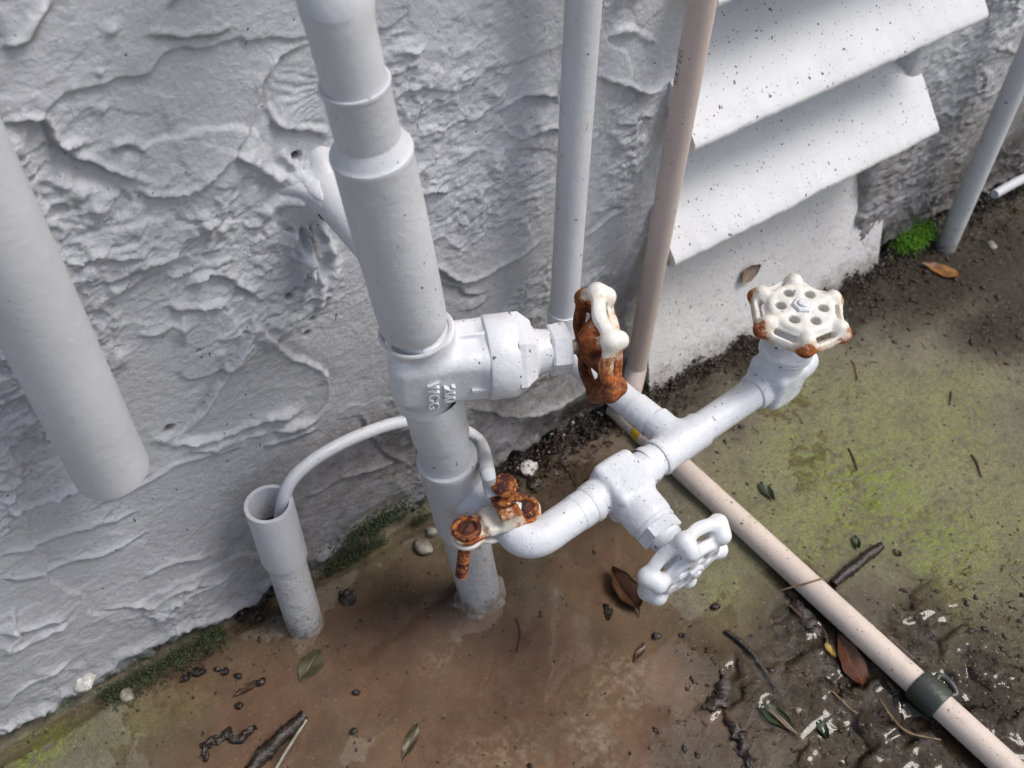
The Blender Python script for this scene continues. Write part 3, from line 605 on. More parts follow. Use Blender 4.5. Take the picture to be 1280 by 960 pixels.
# ================================================================== LEFT PIPE
pa = Wp(150, 590, .048); pb = Wp(57, 400, .048); lx, ly = float(pa[0])-.0035, float(pa[1]); pa[2] += .005
t_ = empty('wide_pipe', (lx, ly, pa[2]), 'wide smooth white pipe at the far left, cut off above the ground', 'pipe')
zb = float(pa[2]); MB().lathe((lx, ly, zb-.002), (0, 0, 1), [(.004, .0150), (.0, .0165), (-.001, .0180), (.0008, .0203), (.003, .0208), (.6, .0208), (1.3, .0208)], 64, False).build('pipe', M['pipe_near'], t_)
MB().tube([(lx, WY+.01, zb+.06), (lx, ly+.012, zb+.06)], .006, 12).build('bracket', M['pipe'], t_)
MB().tube([(lx, WY+.01, 1.1), (lx, ly+.012, 1.1)], .006, 12).build('bracket', M['pipe'], t_)

# ================================================================== RISER
R0 = np.array([.2235, .361, 0.0]); R1 = np.array([.1665, .361, .52]); RU = (R1-R0)/np.linalg.norm(R1-R0)
def rz(z): return R0+RU*(z/RU[2])
riser = empty('riser_pipe', R0, 'thick painted riser pipe with couplings, rising from the ground past the rusty clamp', 'pipe')
def lat(name, z0, prof, mat='pipe', seg=56, cap=False):
    return MB().lathe(rz(z0), RU, prof, seg, cap).build(name, M[mat], riser, 40)
lat('foot_pipe', -.01, [(0, .0172), (.03, .0172), (.12, .0172), (.145, .0172)], 'dirty')
lat('tee', .118, [(0, .0165), (.001, .0192), (.003, .0196), (.045, .0196), (.086, .0198), (.090, .0205), (.0915, .0200), (.0915, .0172)])
lat('lower_pipe', .20, [(0, .0172), (.05, .0172)])
lat('pipe', .345, [(0, .0145), (.2, .0145)])
lat('sleeve', .468, [(0, .0153), (.0345, .0153), (.0360, .0158), (.0374, .0163), (.0384, .0161), (.0386, .0150), (.0380, .0143)])
lat('coupling', .3435, [(0, .0150), (.0005, .0182), (.002, .0190), (.010, .0194), (.05, .0197), (.09, .0197), (.1205, .0194), (.1222, .0198), (.1245, .0200), (.1255, .0198), (.1262, .0189), (.1276, .0181), (.1294, .0172), (.1312, .0162), (.133, .0154), (.134, .0150)])
# 45-degree elbow and the pipe beyond
e0 = rz(.506); up2 = np.array([0.30, 0.52, 1.0]); up2 /= np.linalg.norm(up2)
path = [e0+RU*t for t in np.linspace(0, .022, 6)]; cur = path[-1]
for k in range(1, 13):
    kk = min(1, max(0, (k-2)/6)); d = RU*(1-kk)+up2*kk; d /= np.linalg.norm(d); cur = cur+d*.003; path.append(cur)
path += [cur+up2*.012, cur+up2*.022]
rr = [.0146]*6+[.0146, .0147, .0150, .0155, .0159, .0160, .0161, .0161, .0160, .0159, .0159, .0159]+[.0162, .0164]
MB().tube(path, rr, 56, True).build('elbow', M['pipe_near'], riser)
MB().tube([cur+up2*.01, cur+up2*.4], .0156, 48).build('pipe', M['pipe_near'], riser)
# stub to the wall, and the tee outlet
ws = Wp(398, 232, 0); MB().tube([ws+np.array([0, .012, .001]), ws+np.array([0, -.04, 0]), ws+np.array([0, -.092, -.001])], [.0110, .0108, .0106], 32).build('wall_stub', M['pipe'], riser)
mc = MB(); V = []; n_ = 44
for j, (t_a, r_a) in enumerate([(-.006, .026), (-.001, .0215), (.002, .0180), (.006, .0150), (.010, .0130), (.015, .0117), (.020, .0108)]):
    for k in range(n_):
        a = TAU*k/n_; r = r_a*(1+(.22*math.sin(a*2+.7)+.12*math.sin(a*5+1)+.06*math.sin(a*9+j))*(1-j/6.5)); V.append((ws[0]+math.cos(a)*r, WY-.001-t_a*(1+.2*math.sin(a*3)), ws[2]+math.sin(a)*r*(1.25 if math.sin(a) < 0 else 1)))
mc.add(V, [(j*n_+k, (j+1)*n_+k, (j+1)*n_+(k+1) % n_, j*n_+(k+1) % n_) for j in range(6) for k in range(n_)]); mc.build('mastic_collar', M['pipe'], riser, 80)
q0 = rz(.172); q1 = np.array([.222, .311, .1665])
qd = q1-q0; qd /= np.linalg.norm(qd)
MB().lathe(q0, qd, [(.010, .0150), (.018, .0148), (.026, .0142), (.030, .0130), (.034, .0112)], 40, True).build('outlet', M['pipe'], riser)
mb = MB(); pts = []
n = 56; V = []; 
for j, (r, z) in enumerate([(.0168, .012), (.0176, .009), (.0188, .006), (.0200, .0036), (.0215, .0020), (.0222, -.004)]):
    for k in range(n):
        a = TAU*k/n; w = 1+.09*math.sin(a*2+1)+.04*math.sin(a*5)+.02*math.sin(a*11) if j > 1 else 1+.02*math.sin(a*5)
        c = rz(max(z, 0)); V.append((c[0]+math.cos(a)*r*w, c[1]+math.sin(a)*r*w, z+(.0012*math.sin(a*5+2) if 0 < j < 5 else 0)))
mb.add(V, [(j*n+k, j*n+(k+1) % n, (j+1)*n+(k+1) % n, (j+1)*n+k) for j in range(5) for k in range(n)]); mb.build('cement_collar', M['cement'], riser, 60)

# ================================================================== GATE VALVES
def frame(origin, stem, pipe):
    """local X along the stem, Z along the pipe"""
    x = Vector(map(float, stem)).normalized(); z = Vector(map(float, pipe)); z = (z-x*z.dot(x)).normalized(); y = z.cross(x)
    return Matrix(((x.x, y.x, z.x, origin[0]), (x.y, y.y, z.y, origin[1]), (x.z, y.z, z.z, origin[2]), (0, 0, 0, 1)))
def body_mesh(s, L, ribs=True, deep=0.0):
    def f(X, Y, Z):
        R = np.sqrt(X*X+Y*Y)
        d = cyl(R, Z, .0198*s, L, .003*s)
        b = rbox(X, Y, Z, (.014*s, 0, 0), (.036*s, .0208*s, .0215*s), .0095*s); d = smin(d, b, .006*s)
        Rs = np.sqrt(Y*Y+Z*Z); d = smin(d, cyl(Rs, X-.045*s, .0235*s, .008*s, .002*s), .005*s)
        if ribs:
            for sz in (1, -1): d = smin(d, rbox(X, Y, Z, (.034*s, 0, sz*.0215*s), (.018*s, .0012*s, .0035*s), .001*s), .002*s)
            d = smin(d, rbox(X, Y, Z, (.034*s, .0205*s, 0), (.018*s, .003*s, .0012*s), .001*s), .002*s)
        return smax(d, -(R-.0165*s) if deep else d*0-1, .001) if deep else d
    V, Q = surfnets(f, (-.026*s, -.026*s, -L-.002), (.064*s, .026*s, L+.002), .00095)
    return mesh_from('body', V, Q, 180)
def small_body(L, long):
    def f(X, Y, Z):
        R = np.sqrt(X*X+Y*Y); d = cyl(R, Z, .0136, L, .002)
        rs = .0172-.010*np.clip(X-.008, 0, .03)
        b = np.maximum(np.sqrt(Y*Y+Z*Z)-rs, np.abs(X-long/2+.004)-long/2-.004+.006); b = smax(np.sqrt(Y*Y+Z*Z)-rs, np.abs(X-(long-.0155)/2)-(long+.0155)/2, .006)
        fl = rbox(X, Y, Z, (.002, 0, 0), (.0180, .0172, .0165), .0055)
        d = smin(smin(d, b, .0025), fl, .0025); return d
    V, Q = surfnets(f, (-.022, -.022, -L-.002), (long+.006, .022, L+.002), .0009)
    return mesh_from('body', V, Q, 180)
def wheel_mesh(R=.0355, rust=None, deep=1.0, n=6, lobe=1.0, win=.0026):
    """cast handwheel, axis = X, front = +X: hub disc, six bosses on a bevelled band, a window cut through the band between each pair"""
    def f(X, Y, Z):
        P = np.sqrt(Y*Y+Z*Z); A = np.arctan2(Z, Y); c = np.cos(A*n); Re = R*(0.955+0.045*lobe*c); q = P/Re
        zm = .0030-.0095*deep*sst(.50, 1.08, q)+.0012*c*sst(.6, 1, q)               # disc falling away as a bevel
        band = np.maximum((np.abs(X-zm)-.0024)*.80, P-Re+.001)
        rim = np.sqrt((P-(Re-.0032))**2+((X+.0060*deep-.0014*c))**2)-.0042
        d = smin(band, rim, .0028)
        ring = np.sqrt((P-.60*R)**2+(X-.0024)**2)-.0030; d = smin(d, ring, .0018)
        for k in range(n):
            a = TAU*k/n; cy, cz = math.cos(a), math.sin(a)
            d = smin(d, capsule(X, Y, Z, (.0030, cy*.010, cz*.010), (.0015, cy*R*.84, cz*R*.84), .0030), .0022)
            d = smin(d, capsule(X, Y, Z, (.0012, cy*R*.86, cz*R*.86), (-.0046*deep, cy*R*.965, cz*R*.965), .0058*lobe), .0036)
        d = smin(d, cyl(P, X+.003, .0088, .0070, .002), .003)
        cone = np.maximum((P-(.0070+np.clip((X+.016)*1.0, 0, .015)))*.75, np.abs(X+.008)-.0085); d = smin(d, cone, .002)
        for k in range(n):
            a = TAU*(k+.5)/n; cy, cz = math.cos(a), math.sin(a); ty, tz = -cz, cy; hl = .0054+.0012*lobe
            nr, nx = .70, .71                                                         # the band's outward normal: radial and axial
            for u in np.linspace(-.009, .009, 7):
                r0 = .785*R+u*nr; x0 = -.0012*deep+u*nx
                d = smax(d, -capsule(X, Y, Z, (x0, cy*r0-ty*hl, cz*r0-tz*hl), (x0, cy*r0+ty*hl, cz*r0+tz*hl), win), .0010)
            d = smax(d, -capsule(X, Y, Z, (-.03, cy*.0152, cz*.0152), (.03, cy*.0152, cz*.0152), .0038), .0010)
        return d
    V, Q = surfnets(f, (-.018, -R*1.12, -R*1.12), (.010, R*1.12, R*1.12), .00075)
    at = dict(rust=rust(V)) if rust is not None else None
    return mesh_from('handwheel', V, Q, 180, at)
def gate_valve(name, label, origin, stem, pipe, s, L, wheel, wmat, mat, reach, ribs=True, wheel_rot=0.0, kind='big'):
    Mx = frame(origin, stem, pipe); e = empty(name, origin, label, 'valve', 'gate valves on the pipework', Mx)
    def part(nm, mb, m, sm=35, parent=e):
        me = mesh_from(nm, mb.v, mb.f, sm); return link(nm, me, m, parent, False)
    ax = (1, 0, 0); link('body', body_mesh(s, L, ribs) if kind == 'big' else small_body(L, .038 if kind == 'long' else .029), M[mat], e, False)
    if kind == 'long':
        part('bonnet_ring', MB().lathe((.0365, 0, 0), ax, [(0, .0150), (.0008, .0160), (.003, .0160), (.0038, .0150), (.0038, .008)], 48), M[mat])
        part('bonnet_hex', MB().lathe((.0400, 0, 0), ax, [(0, .0150), (.0005, .0158), (.0078, .0158), (.0088, .0148), (.0088, .006)], 6, True, .25), M[mat], 20)
        part('packing_nut', MB().lathe((.0485, 0, 0), ax, [(0, .0122), (.0035, .0122), (.0055, .0102), (.0075, .0098), (.0080, .004)], 40), M[mat]); x = .056
    elif kind == 'short':
        part('bonnet_ring', MB().lathe((.0290, 0, 0), ax, [(0, .0150), (.001, .0192), (.0022, .0200), (.0042, .0200), (.0046, .0192), (.0054, .0192), (.0058, .0201), (.0080, .0201), (.0092, .0190), (.0100, .0130), (.0104, .009)], 56), M[mat])
        part('packing_nut', MB().lathe((.038, 0, 0), ax, [(0, .0118), (.006, .0105), (.012, .0100), (.022, .0115), (.0225, .004)], 40), M[mat]); x = .051
    elif False:
        part('bonnet', MB().lathe((.050*s, 0, 0), ax, [(0, .022*s), (.001, .0245*s), (.006, .0250*s), (.0075, .0240*s), (.0085, .0250*s), (.0125, .0248*s), (.0145, .0225*s), (.016, .012*s), (.026, .0095*s), (.027, .004)], 48), M[mat]); x = .050*s+.020
    else:
        part('bonnet_ring', MB().lathe((.0385*s, 0, 0), ax, [(0, .020*s), (0.0008, .0268*s), (.002, .0275*s), (.018*s, .0275*s), (.0195*s, .0265*s), (.0195*s, .02*s)], 56), M[mat])
        part('bonnet_hex', MB().lathe((.0575*s, 0, 0), ax, [(0, .0285*s), (.004*s, .0285*s), (.012*s, .0215*s), (.012*s, .012*s)], 6, True, .5), M[mat], 20)
        part('bonnet_neck', MB().lathe((.0665*s, 0, 0), ax, [(-.002*s, .0205*s), (.004*s, .0175*s), (.006*s, .0150*s), (.012*s, .0140*s), (.018*s, .0138*s)], 40), M[mat]); x = .0805*s
        part('packing_nut', MB().lathe((x, 0, 0), ax, [(0, .011*s), (.0005, .0158*s), (.0018, .0170*s), (.0120*s, .0170*s), (.0135*s, .0158*s), (.0137*s, .007*s)], 6, True, .3), M[mat], 20); x += .0137*s
    part('stem', MB().lathe((x-.003, 0, 0), ax, [(0, .0045), (reach-x-.002, .0045)], 20), M['steel'] if kind == 'big' else M[mat])
    w = link('handwheel', wheel, M[wmat], e, False); w.matrix_local = Matrix.Translation((reach, 0, 0)) @ Matrix.Rotation(wheel_rot, 4, 'X')
    nt = MB().lathe((.003, 0, 0), ax, [(0, .0075), (.0045, .0075), (.0052, .0066), (.0052, .003)], 6); me = mesh_from('wheel_nut', nt.v, nt.f, 20); link('wheel_nut', me, M['valve'], w, False)
    nt = MB().lathe((.005, 0, 0), ax, [(0, .0038), (.0045, .0038), (.0050, .003)], 16); me = mesh_from('stem_end', nt.v, nt.f, 30); link('stem_end', me, M['valve'], w, False)
    return e
def txt(s, size, depth, mat, parent, mw, name='raised_lettering', bev=0.0):
    c = D.curves.new('t', 'FONT'); c.body = s; c.size = size; c.extrude = depth; c.align_x = 'CENTER'; c.align_y = 'CENTER'; c.space_line = 1.0; c.bevel_depth = bev; c.bevel_resolution = 1; c.resolution_u = 3
    o = D.objects.new('t', c); COL.objects.link(o); dg = bpy.context.evaluated_depsgraph_get(); me = D.meshes.new_from_object(o.evaluated_get(dg)); D.objects.remove(o)
    me.materials.clear(); me.polygons.foreach_set('use_smooth', np.ones(len(me.polygons), dtype=bool)); me.set_sharp_from_angle(angle=math.radians(50))
    r = link(name, me, mat, parent, False); r.matrix_local = mw; return r

def rust_all(V):
    r = .42+.52*sst(.030, -.008, V[:, 2])+.40*sst(.0, -.008, V[:, 0])*sst(.02, -.01, V[:, 2])
    P = np.hypot(V[:, 1], V[:, 2]); r += .22*sst(.031, .040, P)*sst(.025, .0, V[:, 2]); r -= .30*sst(.022, .034, V[:, 2]); return np.clip(r+.10*sst(.028, .034, P), 0, 1)
def rust_lobes(V):
    P = np.hypot(V[:, 1], V[:, 2]); A = np.arctan2(V[:, 2], V[:, 1]); return np.clip(.09+.50*sst(.031, .0375, P)*(.55+.45*np.cos(A*6))+.22*sst(.022, .035, P)*sst(.002, -.006, V[:, 0])+.10*sst(.018, .03, P)+.10*fbm(A*.02, V[:, 0], 90, 2, 77), 0, 1)
vo = rz(.3075); stemA = Vector((.914, -.395, -.035))
va = gate_valve('gate_valve', 'large white gate valve with cast numerals on the riser and a rusty orange handwheel', vo, stemA, RU, .93, .0345, wheel_mesh(.0362, rust_all, 1.0), 'wheel', 'valve', .1095, wheel_rot=math.radians(8))
# sockets with bright lips where the riser enters the valve
MB().lathe(rz(.332), RU, [(0, .0185), (.004, .0198), (.0075, .0212), (.0088, .0208), (.0085, .0192), (.002, .0188)], 56, False).build('socket_lip', M['valve'], va)
MB().lathe(rz(.2360), RU, [(0, .0172), (.0006, .0184), (.002, .0187), (.046, .0187)], 56, False).build('lower_socket', M['valve'], va)
# lettering faces the camera side (-Y local is outward): find the sign
yl = va.matrix_world.to_3x3() @ Vector((0, 1, 0)); sgn = -1 if yl.y > 0 else 1
def face_mat(x, z, rot, off, s_):
    n = Vector((0, sgn, 0)); d = Vector((0, 0, -1)); r = d.cross(Vector((0, -sgn, 0)))   # text runs down the pipe
    bx = Vector((0, 0, -1)); by = n.cross(bx); m = Matrix(((bx.x, by.x, n.x, x), (bx.y, by.y, n.y, sgn*off), (bx.z, by.z, n.z, z), (0, 0, 0, 1))); return m
txt('200\nWOG', .0094, .0017, M['valve'], va, face_mat(.0070, -.0035, 0, .0202, 1), bev=.0002)
txt('1', .014, .0009, M['valve'], va, face_mat(.0300, -.004, 0, .0203, 1), bev=.0004)

# lower manifold: elbow, valve, tee, far valve
A0 = np.array([.222, .296, .165]); A1 = np.array([.507, .314, .165]); AU = (A1-A0)/np.linalg.norm(A1-A0)
def ap(px, py): return G(px, py, .165)
def al(x): return A0+AU*((x-A0[0])/AU[0])
branch = empty('branch_pipe', (.363, .30, 0.165), 'white branch pipework with a tee, running low over the ground from clamp to far valve', 'pipe')
br = .0120
MB().lathe(q1-qd*.018, qd, [(0, .011), (.0, .0128), (.002, .0132), (.010, .0132)], 40, False).build('collar', M['branch'], branch)
path = [q1-qd*.012, q1-qd*.004]
c1 = A0+AU*.024; P0 = q1-qd*.004; P1 = A0+np.array([-.004, -.003, 0]); P2 = c1
path += [P0*(1-t)**2+P1*2*t*(1-t)+P2*t*t for t in np.linspace(.06, 1, 20)]; path += [c1+AU*.012, c1+AU*.020]
MB().tube(path, [.0130]+[.0128]*(len(path)-2)+[.0128], 44).build('elbow', M['branch'], branch)
xv = .3045
MB().lathe(c1+AU*.018, AU, [(0, .0122), (0, .0131), (.003, .0133), (.012, .0130), (.013, .0118)], 44, False).build('elbow_socket', M['branch'], branch)
MB().lathe(al(.25), AU, [(0, .0112), (.035, .0112)], 40, False).build('pipe', M['branch'], branch)
vb_o = al(xv)
vb = gate_valve('gate_valve', 'small white gate valve low over the brown puddle with an all-white handwheel', vb_o, Vector((.02, -.985, -.13)), AU, .70, .0265, wheel_mesh(.0362, None, 1.35, lobe=1.12), 'wheel_white', 'branch', .074, kind='long', wheel_rot=math.radians(14))
MB().lathe(al(xv-.0305), AU, [(0, .0116), (.0005, .0134), (.003, .0141), (.0065, .0139)], 40, False).build('socket_lip', M['branch'], vb)
MB().lathe(al(xv+.0305), -AU, [(0, .0116), (.0005, .0134), (.003, .0141), (.0065, .0139)], 40, False).build('socket_lip', M['branch'], vb)
MB().lathe(al(xv+.020), AU, [(0, .0125), (.018, .0125), (.019, .0118), (.045, .0118)], 40, False).build('pipe', M['branch'], branch)
tx = .3625
def tee_f(X_, Y_, Z_):     # local: X along manifold, Y toward the wall
    R = np.sqrt(Y_*Y_+Z_*Z_); d = cyl(R, X_, .0136, .0215, .0008); R2 = np.sqrt(X_*X_+Z_*Z_); return smin(d, cyl(R2, Y_-.012, .0128, .014, .0008), .005)
V, Q = surfnets(tee_f, (-.023, -.016, -.016), (.023, .028, .016), .0009)
mid_top = np.array([.348, .4285, .165]); toW = mid_top-al(tx); toW /= np.linalg.norm(toW)
xa = Vector(map(float, AU)); ya = Vector(map(float, toW)); ya = (ya-xa*ya.dot(xa)).normalized(); za = xa.cross(ya); o_ = al(tx)
Mt = np.array([[xa[i], ya[i], za[i]] for i in range(3)]); link('tee', mesh_from('tee', V @ Mt.T+o_, Q, 180), M['branch'], branch)
MB().lathe(al(tx-.0225), AU, [(0, .0118), (.0006, .0140), (.003, .0145), (.0045, .0139)], 40, False).build('solder_bead', M['valve'], branch)
MB().lathe(al(tx+.018), AU, [(0, .0118), (.07, .0118), (.092, .0118)], 40, False).build('pipe', M['branch'], branch)
# inlet: thin white pipe down the wall, elbow, run out to the tee
mx, my = .3480, .4285
MB().lathe((mx, my, .205), (0, 0, 1), [(0, .0108), (.6, .0108), (1.4, .0108)], 44, False).build('inlet_pipe', M['pipe'], branch)
MB().lathe((mx, my, .178), (0, 0, 1), [(0, .0124), (.026, .0124), (.0285, .0126), (.0305, .0122), (.0305, .0108)], 44, False).build('inlet_socket', M['valve'], branch)
c = np.array([mx, my, .165]); P0 = c+np.array([0, 0, .016]); P2 = c-toW*.018
path = [P0*(1-t)**2+c*2*t*(1-t)+P2*t*t for t in np.linspace(0, 1, 16)]
MB().tube(path, .0124, 40).build('inlet_elbow', M['branch'], branch)
L_ = np.linalg.norm(c-al(tx)); MB().lathe(c-toW*.015, -toW, [(0, .0112), (L_-.015, .0112)], 40, False).build('cross_pipe', M['branch'], branch)
MB().lathe(c-toW*(L_-.045), -toW, [(0, .0112), (.0, .0121), (.020, .0123)], 40, False).build('tee_socket', M['branch'], branch)
# far valve
xf = .4645; fo = al(xf)
vc = gate_valve('gate_valve', 'small upright white gate valve under a cream handwheel with rusty lobes, farthest from the riser', fo, Vector((.04, -.03, 1)), AU, .72, .0225, wheel_mesh(.0352, rust_lobes, .8, win=.0023), 'wheel', 'branch', .0725, kind='short', wheel_rot=math.radians(20))
MB().lathe(al(xf-.026), AU, [(0, .0116), (.0005, .0134), (.003, .0141), (.012, .0141)], 40, False).build('socket_lip', M['branch'], vc)
MB().lathe(al(xf+.018), AU, [(-.002, .0138), (.006, .0138), (.013, .0132), (.019, .0112), (.022, .007), (.023, .002)], 40).build('end_plug', M['branch'], vc)
for k in range(5):
    a = math.radians(-28-17*k); c_ = al(xf+.012)+np.array([0, -math.cos(a)*.0146, math.sin(a)*.0146])
    MB().box(c_, (.012, .0030, .0022), Matrix.Rotation(-a, 3, 'X')).build('cast_rib', M['branch'], vc, bevel=.0006)

# ================================================================== GROUND CLAMP
cc = q0+qd*.047
clamp = empty('ground_clamp', cc, 'rusty earthing clamp with three orange bolts gripping the pipe beside the riser', 'clamp')
cl = np.array([math.cos(.12), math.sin(.12), 0]); E1 = G(583, 664, .178); E2 = G(656, 637, .178); ec = (E1+E2)/2; ed = (E2-E1); EL = np.linalg.norm(ed)/2; ed /= np.linalg.norm(ed); en = np.array([ed[1], -ed[0], 0])
def cl_f(X_, Y_, Z_):      # local: X between the ears, Y along the pipe, Z up
    d = rbox(X_, Y_, Z_, (0, 0, 0), (EL+.001, .0095, .0018), .0016)
    for s_ in (-1, 1): d = smin(d, cyl(np.hypot(X_-s_*EL, Y_), Z_, .0108, .0019, .0012), .003)
    d = smin(d, rbox(X_, Y_, Z_, (.004, 0, .002), (.014, .0105, .004), .003), .003)
    d = smin(d, rbox(X_, Y_, Z_, (.007, .006, .008), (.0075, .005, .009), .0025), .003)
    return smax(d, -(np.hypot(X_, Z_+.0125)-.0122), .001)
V, Q = surfnets(cl_f, (-EL-.013, -.013, -.004), (EL+.013, .013, .019), .0008)
Mc = np.stack([ed, en, [0, 0, 1]], 1)
r_ = np.clip(.30+.55*np.exp(-((V[:, 0]+EL)/.011)**2)+.50*np.exp(-((V[:, 0]-EL)/.009)**2)+.3*sst(.008, .014, V[:, 2]), 0, 1)
link('upper_jaw', mesh_from('upper_jaw', V @ Mc.T+ec, Q, 180, dict(rust=r_)), M['wheel'], clamp)
def cl_g(X_, Y_, Z_):
    d = rbox(X_, Y_, Z_, (0, 0, 0), (EL+.001, .0085, .0018), .0016)
    for s_ in (-1, 1): d = smin(d, cyl(np.hypot(X_-s_*EL, Y_), Z_, .0112, .0021, .0015), .003)
    d = smin(d, cyl(np.hypot(X_, Z_-.006), Y_, .0155, .0085, .001), .003); d = np.maximum(d, Z_-.0022)
    return smax(d, -(np.hypot(X_, Z_-.006)-.0122), .001)
V, Q = surfnets(cl_g, (-EL-.013, -.012, -.011), (EL+.013, .012, .0045), .0008)
link('lower_jaw', mesh_from('lower_jaw', V @ Mc.T+ec-np.array([0, 0, .0055]), Q, 180, dict(rust=np.clip(.25+.0*V[:, 0]+.25*sst(EL-.01, EL, V[:, 0]), 0, 1))), M['wheel'], clamp)
def bolt(p, d, r, h, thread=0.0, slot=True):
    p = np.array(p); d = np.array(d, float); d /= np.linalg.norm(d)
    b = MB().lathe(p, d, [(0, r*1.0), (h*.35, r*1.02), (h*.8, r*.80), (h, r*.35)], 22).build('bolt', M['rust'], clamp, 50)
    if slot:
        u = Vector(d.tolist()); R_ = u.to_track_quat('Z', 'Y').to_matrix() @ Matrix.Rotation(.5, 3, 'Z')
        MB().box(p+d*h*.86, (r*1.15, r*.30, h*.5), R_).build('slot', M['black'], b)
    if thread:
        prof = []
        for k in range(int(thread/.0011)): prof += [(-k*.0011, .0036), (-k*.0011-.00055, .0043)]
        MB().lathe(p-d*.006, d, prof, 18).build('thread', M['rust'], b, 60)
def ring(p, R, r, nm='washer'):
    return MB().tube([p+np.array([R*math.cos(a), R*math.sin(a), 0]) for a in np.linspace(0, TAU, 33)], r, 10, False).build(nm, M['rust'], clamp, 60)
def ear_bolt(p, R, thread):
    ring(p+np.array([0, 0, .0018]), R, .0022)
    h = MB().lathe(p, (0, 0, 1), [(0, R*.9), (.0012, R*.86), (.0030, R*.62), (.0036, R*.25), (.0036, .0005)], 24).build('bolt_head', M['rust_dark'], clamp, 60)
    MB().box(p+np.array([0, 0, .0034]), (R*1.1, .0016, .0012), Matrix.Rotation(.6, 3, 'Z')).build('slot', M['black'], h)
    if thread:
        prof = [(0, .0036)]
        for k in range(int(thread/.0016)): prof += [(k*.0016+.0004, .0037), (k*.0016+.0012, .0044)]
        MB().lathe(p-np.array([0, 0, .004]), (-.16, -.05, -1), prof, 20).build('thread', M['rust'], clamp, 70)
ear_bolt(ec-ed*EL+np.array([0, 0, .0016]), .0080, .046)
ear_bolt(ec+ed*EL+np.array([0, 0, .0016]), .0074, 0)
w0 = ec+ed*.007-en*0-np.array([0, 0, 0]); wtop = G(630, 617, .199)
MB().lathe(wtop, (.0, -.1, 1), [(-.008, .0085), (-.001, .0098), (.0008, .0104), (.0022, .0104), (.0030, .0094), (.0022, .006)], 32).build('wire_lug', M['rust'], clamp)
MB().lathe(wtop+np.array([0, 0, .0085]), (.05, -.22, 1), [(0, .0074), (.0006, .0086), (.0020, .0087), (.0028, .0078), (.0052, .0062), (.0062, .003), (.0062, .0005)], 28).build('bolt_head', M['rust'], clamp, 60)
MB().lathe(wtop+np.array([0, 0, .0]), (0, 0, 1), [(0, .004), (.008, .004)], 14).build('screw_shank', M['rust'], clamp)
sc0 = G(640, 634, .188)
MB().lathe(sc0, (.75, -.6, -.1), [(-.006, .0040), (-.002, .0042), (-.001, .0052), (.002, .0054), (.003, .0040), (.006, .0038)], 18).build('side_screw', M['valve'], clamp)

# ================================================================== EARTH CABLE
pts = [G(352, 640, .135), G(356, 612, .172), G(372, 592, .185), G(400, 566, .197)]
cp = [np.array([.0965, .432, .120]), Wp(353, 632, .032), Wp(362, 604, .028), Wp(385, 580, .020), Wp(420, 558, .016), Wp(460, 540, .014), Wp(500, 528, .014), Wp(545, 525, .016), Wp(585, 540, .022), Wp(602, 555, .03), G(609, 585, .215), G(612, 606, .204), wtop+np.array([-.008, .001, .001])]
def spline(P, n=8):
    P = [np.array(p, float) for p in P]; P = [2*P[0]-P[1]]+P+[2*P[-1]-P[-2]]; out = []
    for i in range(1, len(P)-2):
        for t in np.arange(n)/n:
            out.append(.5*((2*P[i])+(-P[i-1]+P[i+1])*t+(2*P[i-1]-5*P[i]+4*P[i+1]-P[i+2])*t*t+(-P[i-1]+3*P[i]-3*P[i+1]+P[i+2])*t**3))
    return out+[P[-2]]
tag(MB().tube(spline(cp), .0047, 18).build('earth_cable', M['pipe']), 'white painted cable curving from the open standpipe behind the riser to the clamp', 'cable')

# ================================================================== STANDPIPE
s0 = np.array([.0925, .4205, -.004]); s1 = np.array([.0945, .4290, .160]); su = (s1-s0)/np.linalg.norm(s1-s0); SL = np.linalg.norm(s1-s0)
stp = empty('standpipe', s0, 'short open-topped white standpipe with dirt inside and mud at its foot', 'pipe')
MB().lathe(s0, su, [(0, .0146), (.055, .0146), (.115, .0145)], 48, False).build('pipe', M['dirty'], stp)
MB().lathe(s0+su*.100, su, [(0, .0148), (.0006, .0168), (.002, .0171), (SL-.102, .0172), (SL-.100, .0170), (SL-.100, .0142), (SL-.103, .0139), (.030, .0139)], 52, False).build('socket', M['pipe'], stp)
MB().lathe(s0+su*(SL-.032), su, [(0, .0138), (.0005, .010), (.002, .003)], 20).build('silt', M['grit'], stp)
for k in range(9):
    aa = k*2.4; MB().lathe(s0+su*(SL-.0305)+np.array([math.cos(aa)*.0012*k, math.sin(aa)*.0012*k, 0]), (math.sin(k), math.cos(k), .6), [(-.002, .0012), (0, .0024), (.002, .0014)], 7).build('crumb', M['grit' if k % 3 else 'twig'], stp)

# ================================================================== BEIGE PIPE
bt = Wp(878, 0, .043); bb = Wp(795, 462, .013)
bd = bt-bb; bd /= np.linalg.norm(bd)
g0 = G(768, 508, .011); g1 = G(1256, 955, .0105); gd = g1-g0; gd /= np.linalg.norm(gd)
beige = empty('beige_pipe', g0, 'beige plastic pipe coming down the wall and out across the ground through a dark coupling', 'pipe')
MB().tube([bb, bt, bb+bd*1.4], .0092, 40).build('wall_run', M['beige'], beige)
cm = np.array([g0[0]-.004, WY-.02, .012])
MB().tube(spline([bb+bd*.004, (bb+cm)/2+np.array([-.004, -.006, .004]), g0+gd*.004, g0+gd*.03], 7), .0098, 32).build('elbow', M['beige'], beige)
MB().tube([g0+gd*t for t in (0, .1, .3, .6, 1.2)], .0105, 40).build('ground_run', M['beige_ground'], beige)
ypos = G(802, 537, .014); ty = (ypos-g0).dot(gd)
MB().lathe(g0+gd*(ty-.005), gd, [(0, .0104), (0, .0107), (.010, .0108), (.010, .0104)], 36, False).build('yellow_band', M['yellow'], beige)
cpos = G(1163, 866, .012); tc_ = (cpos-g0).dot(gd)
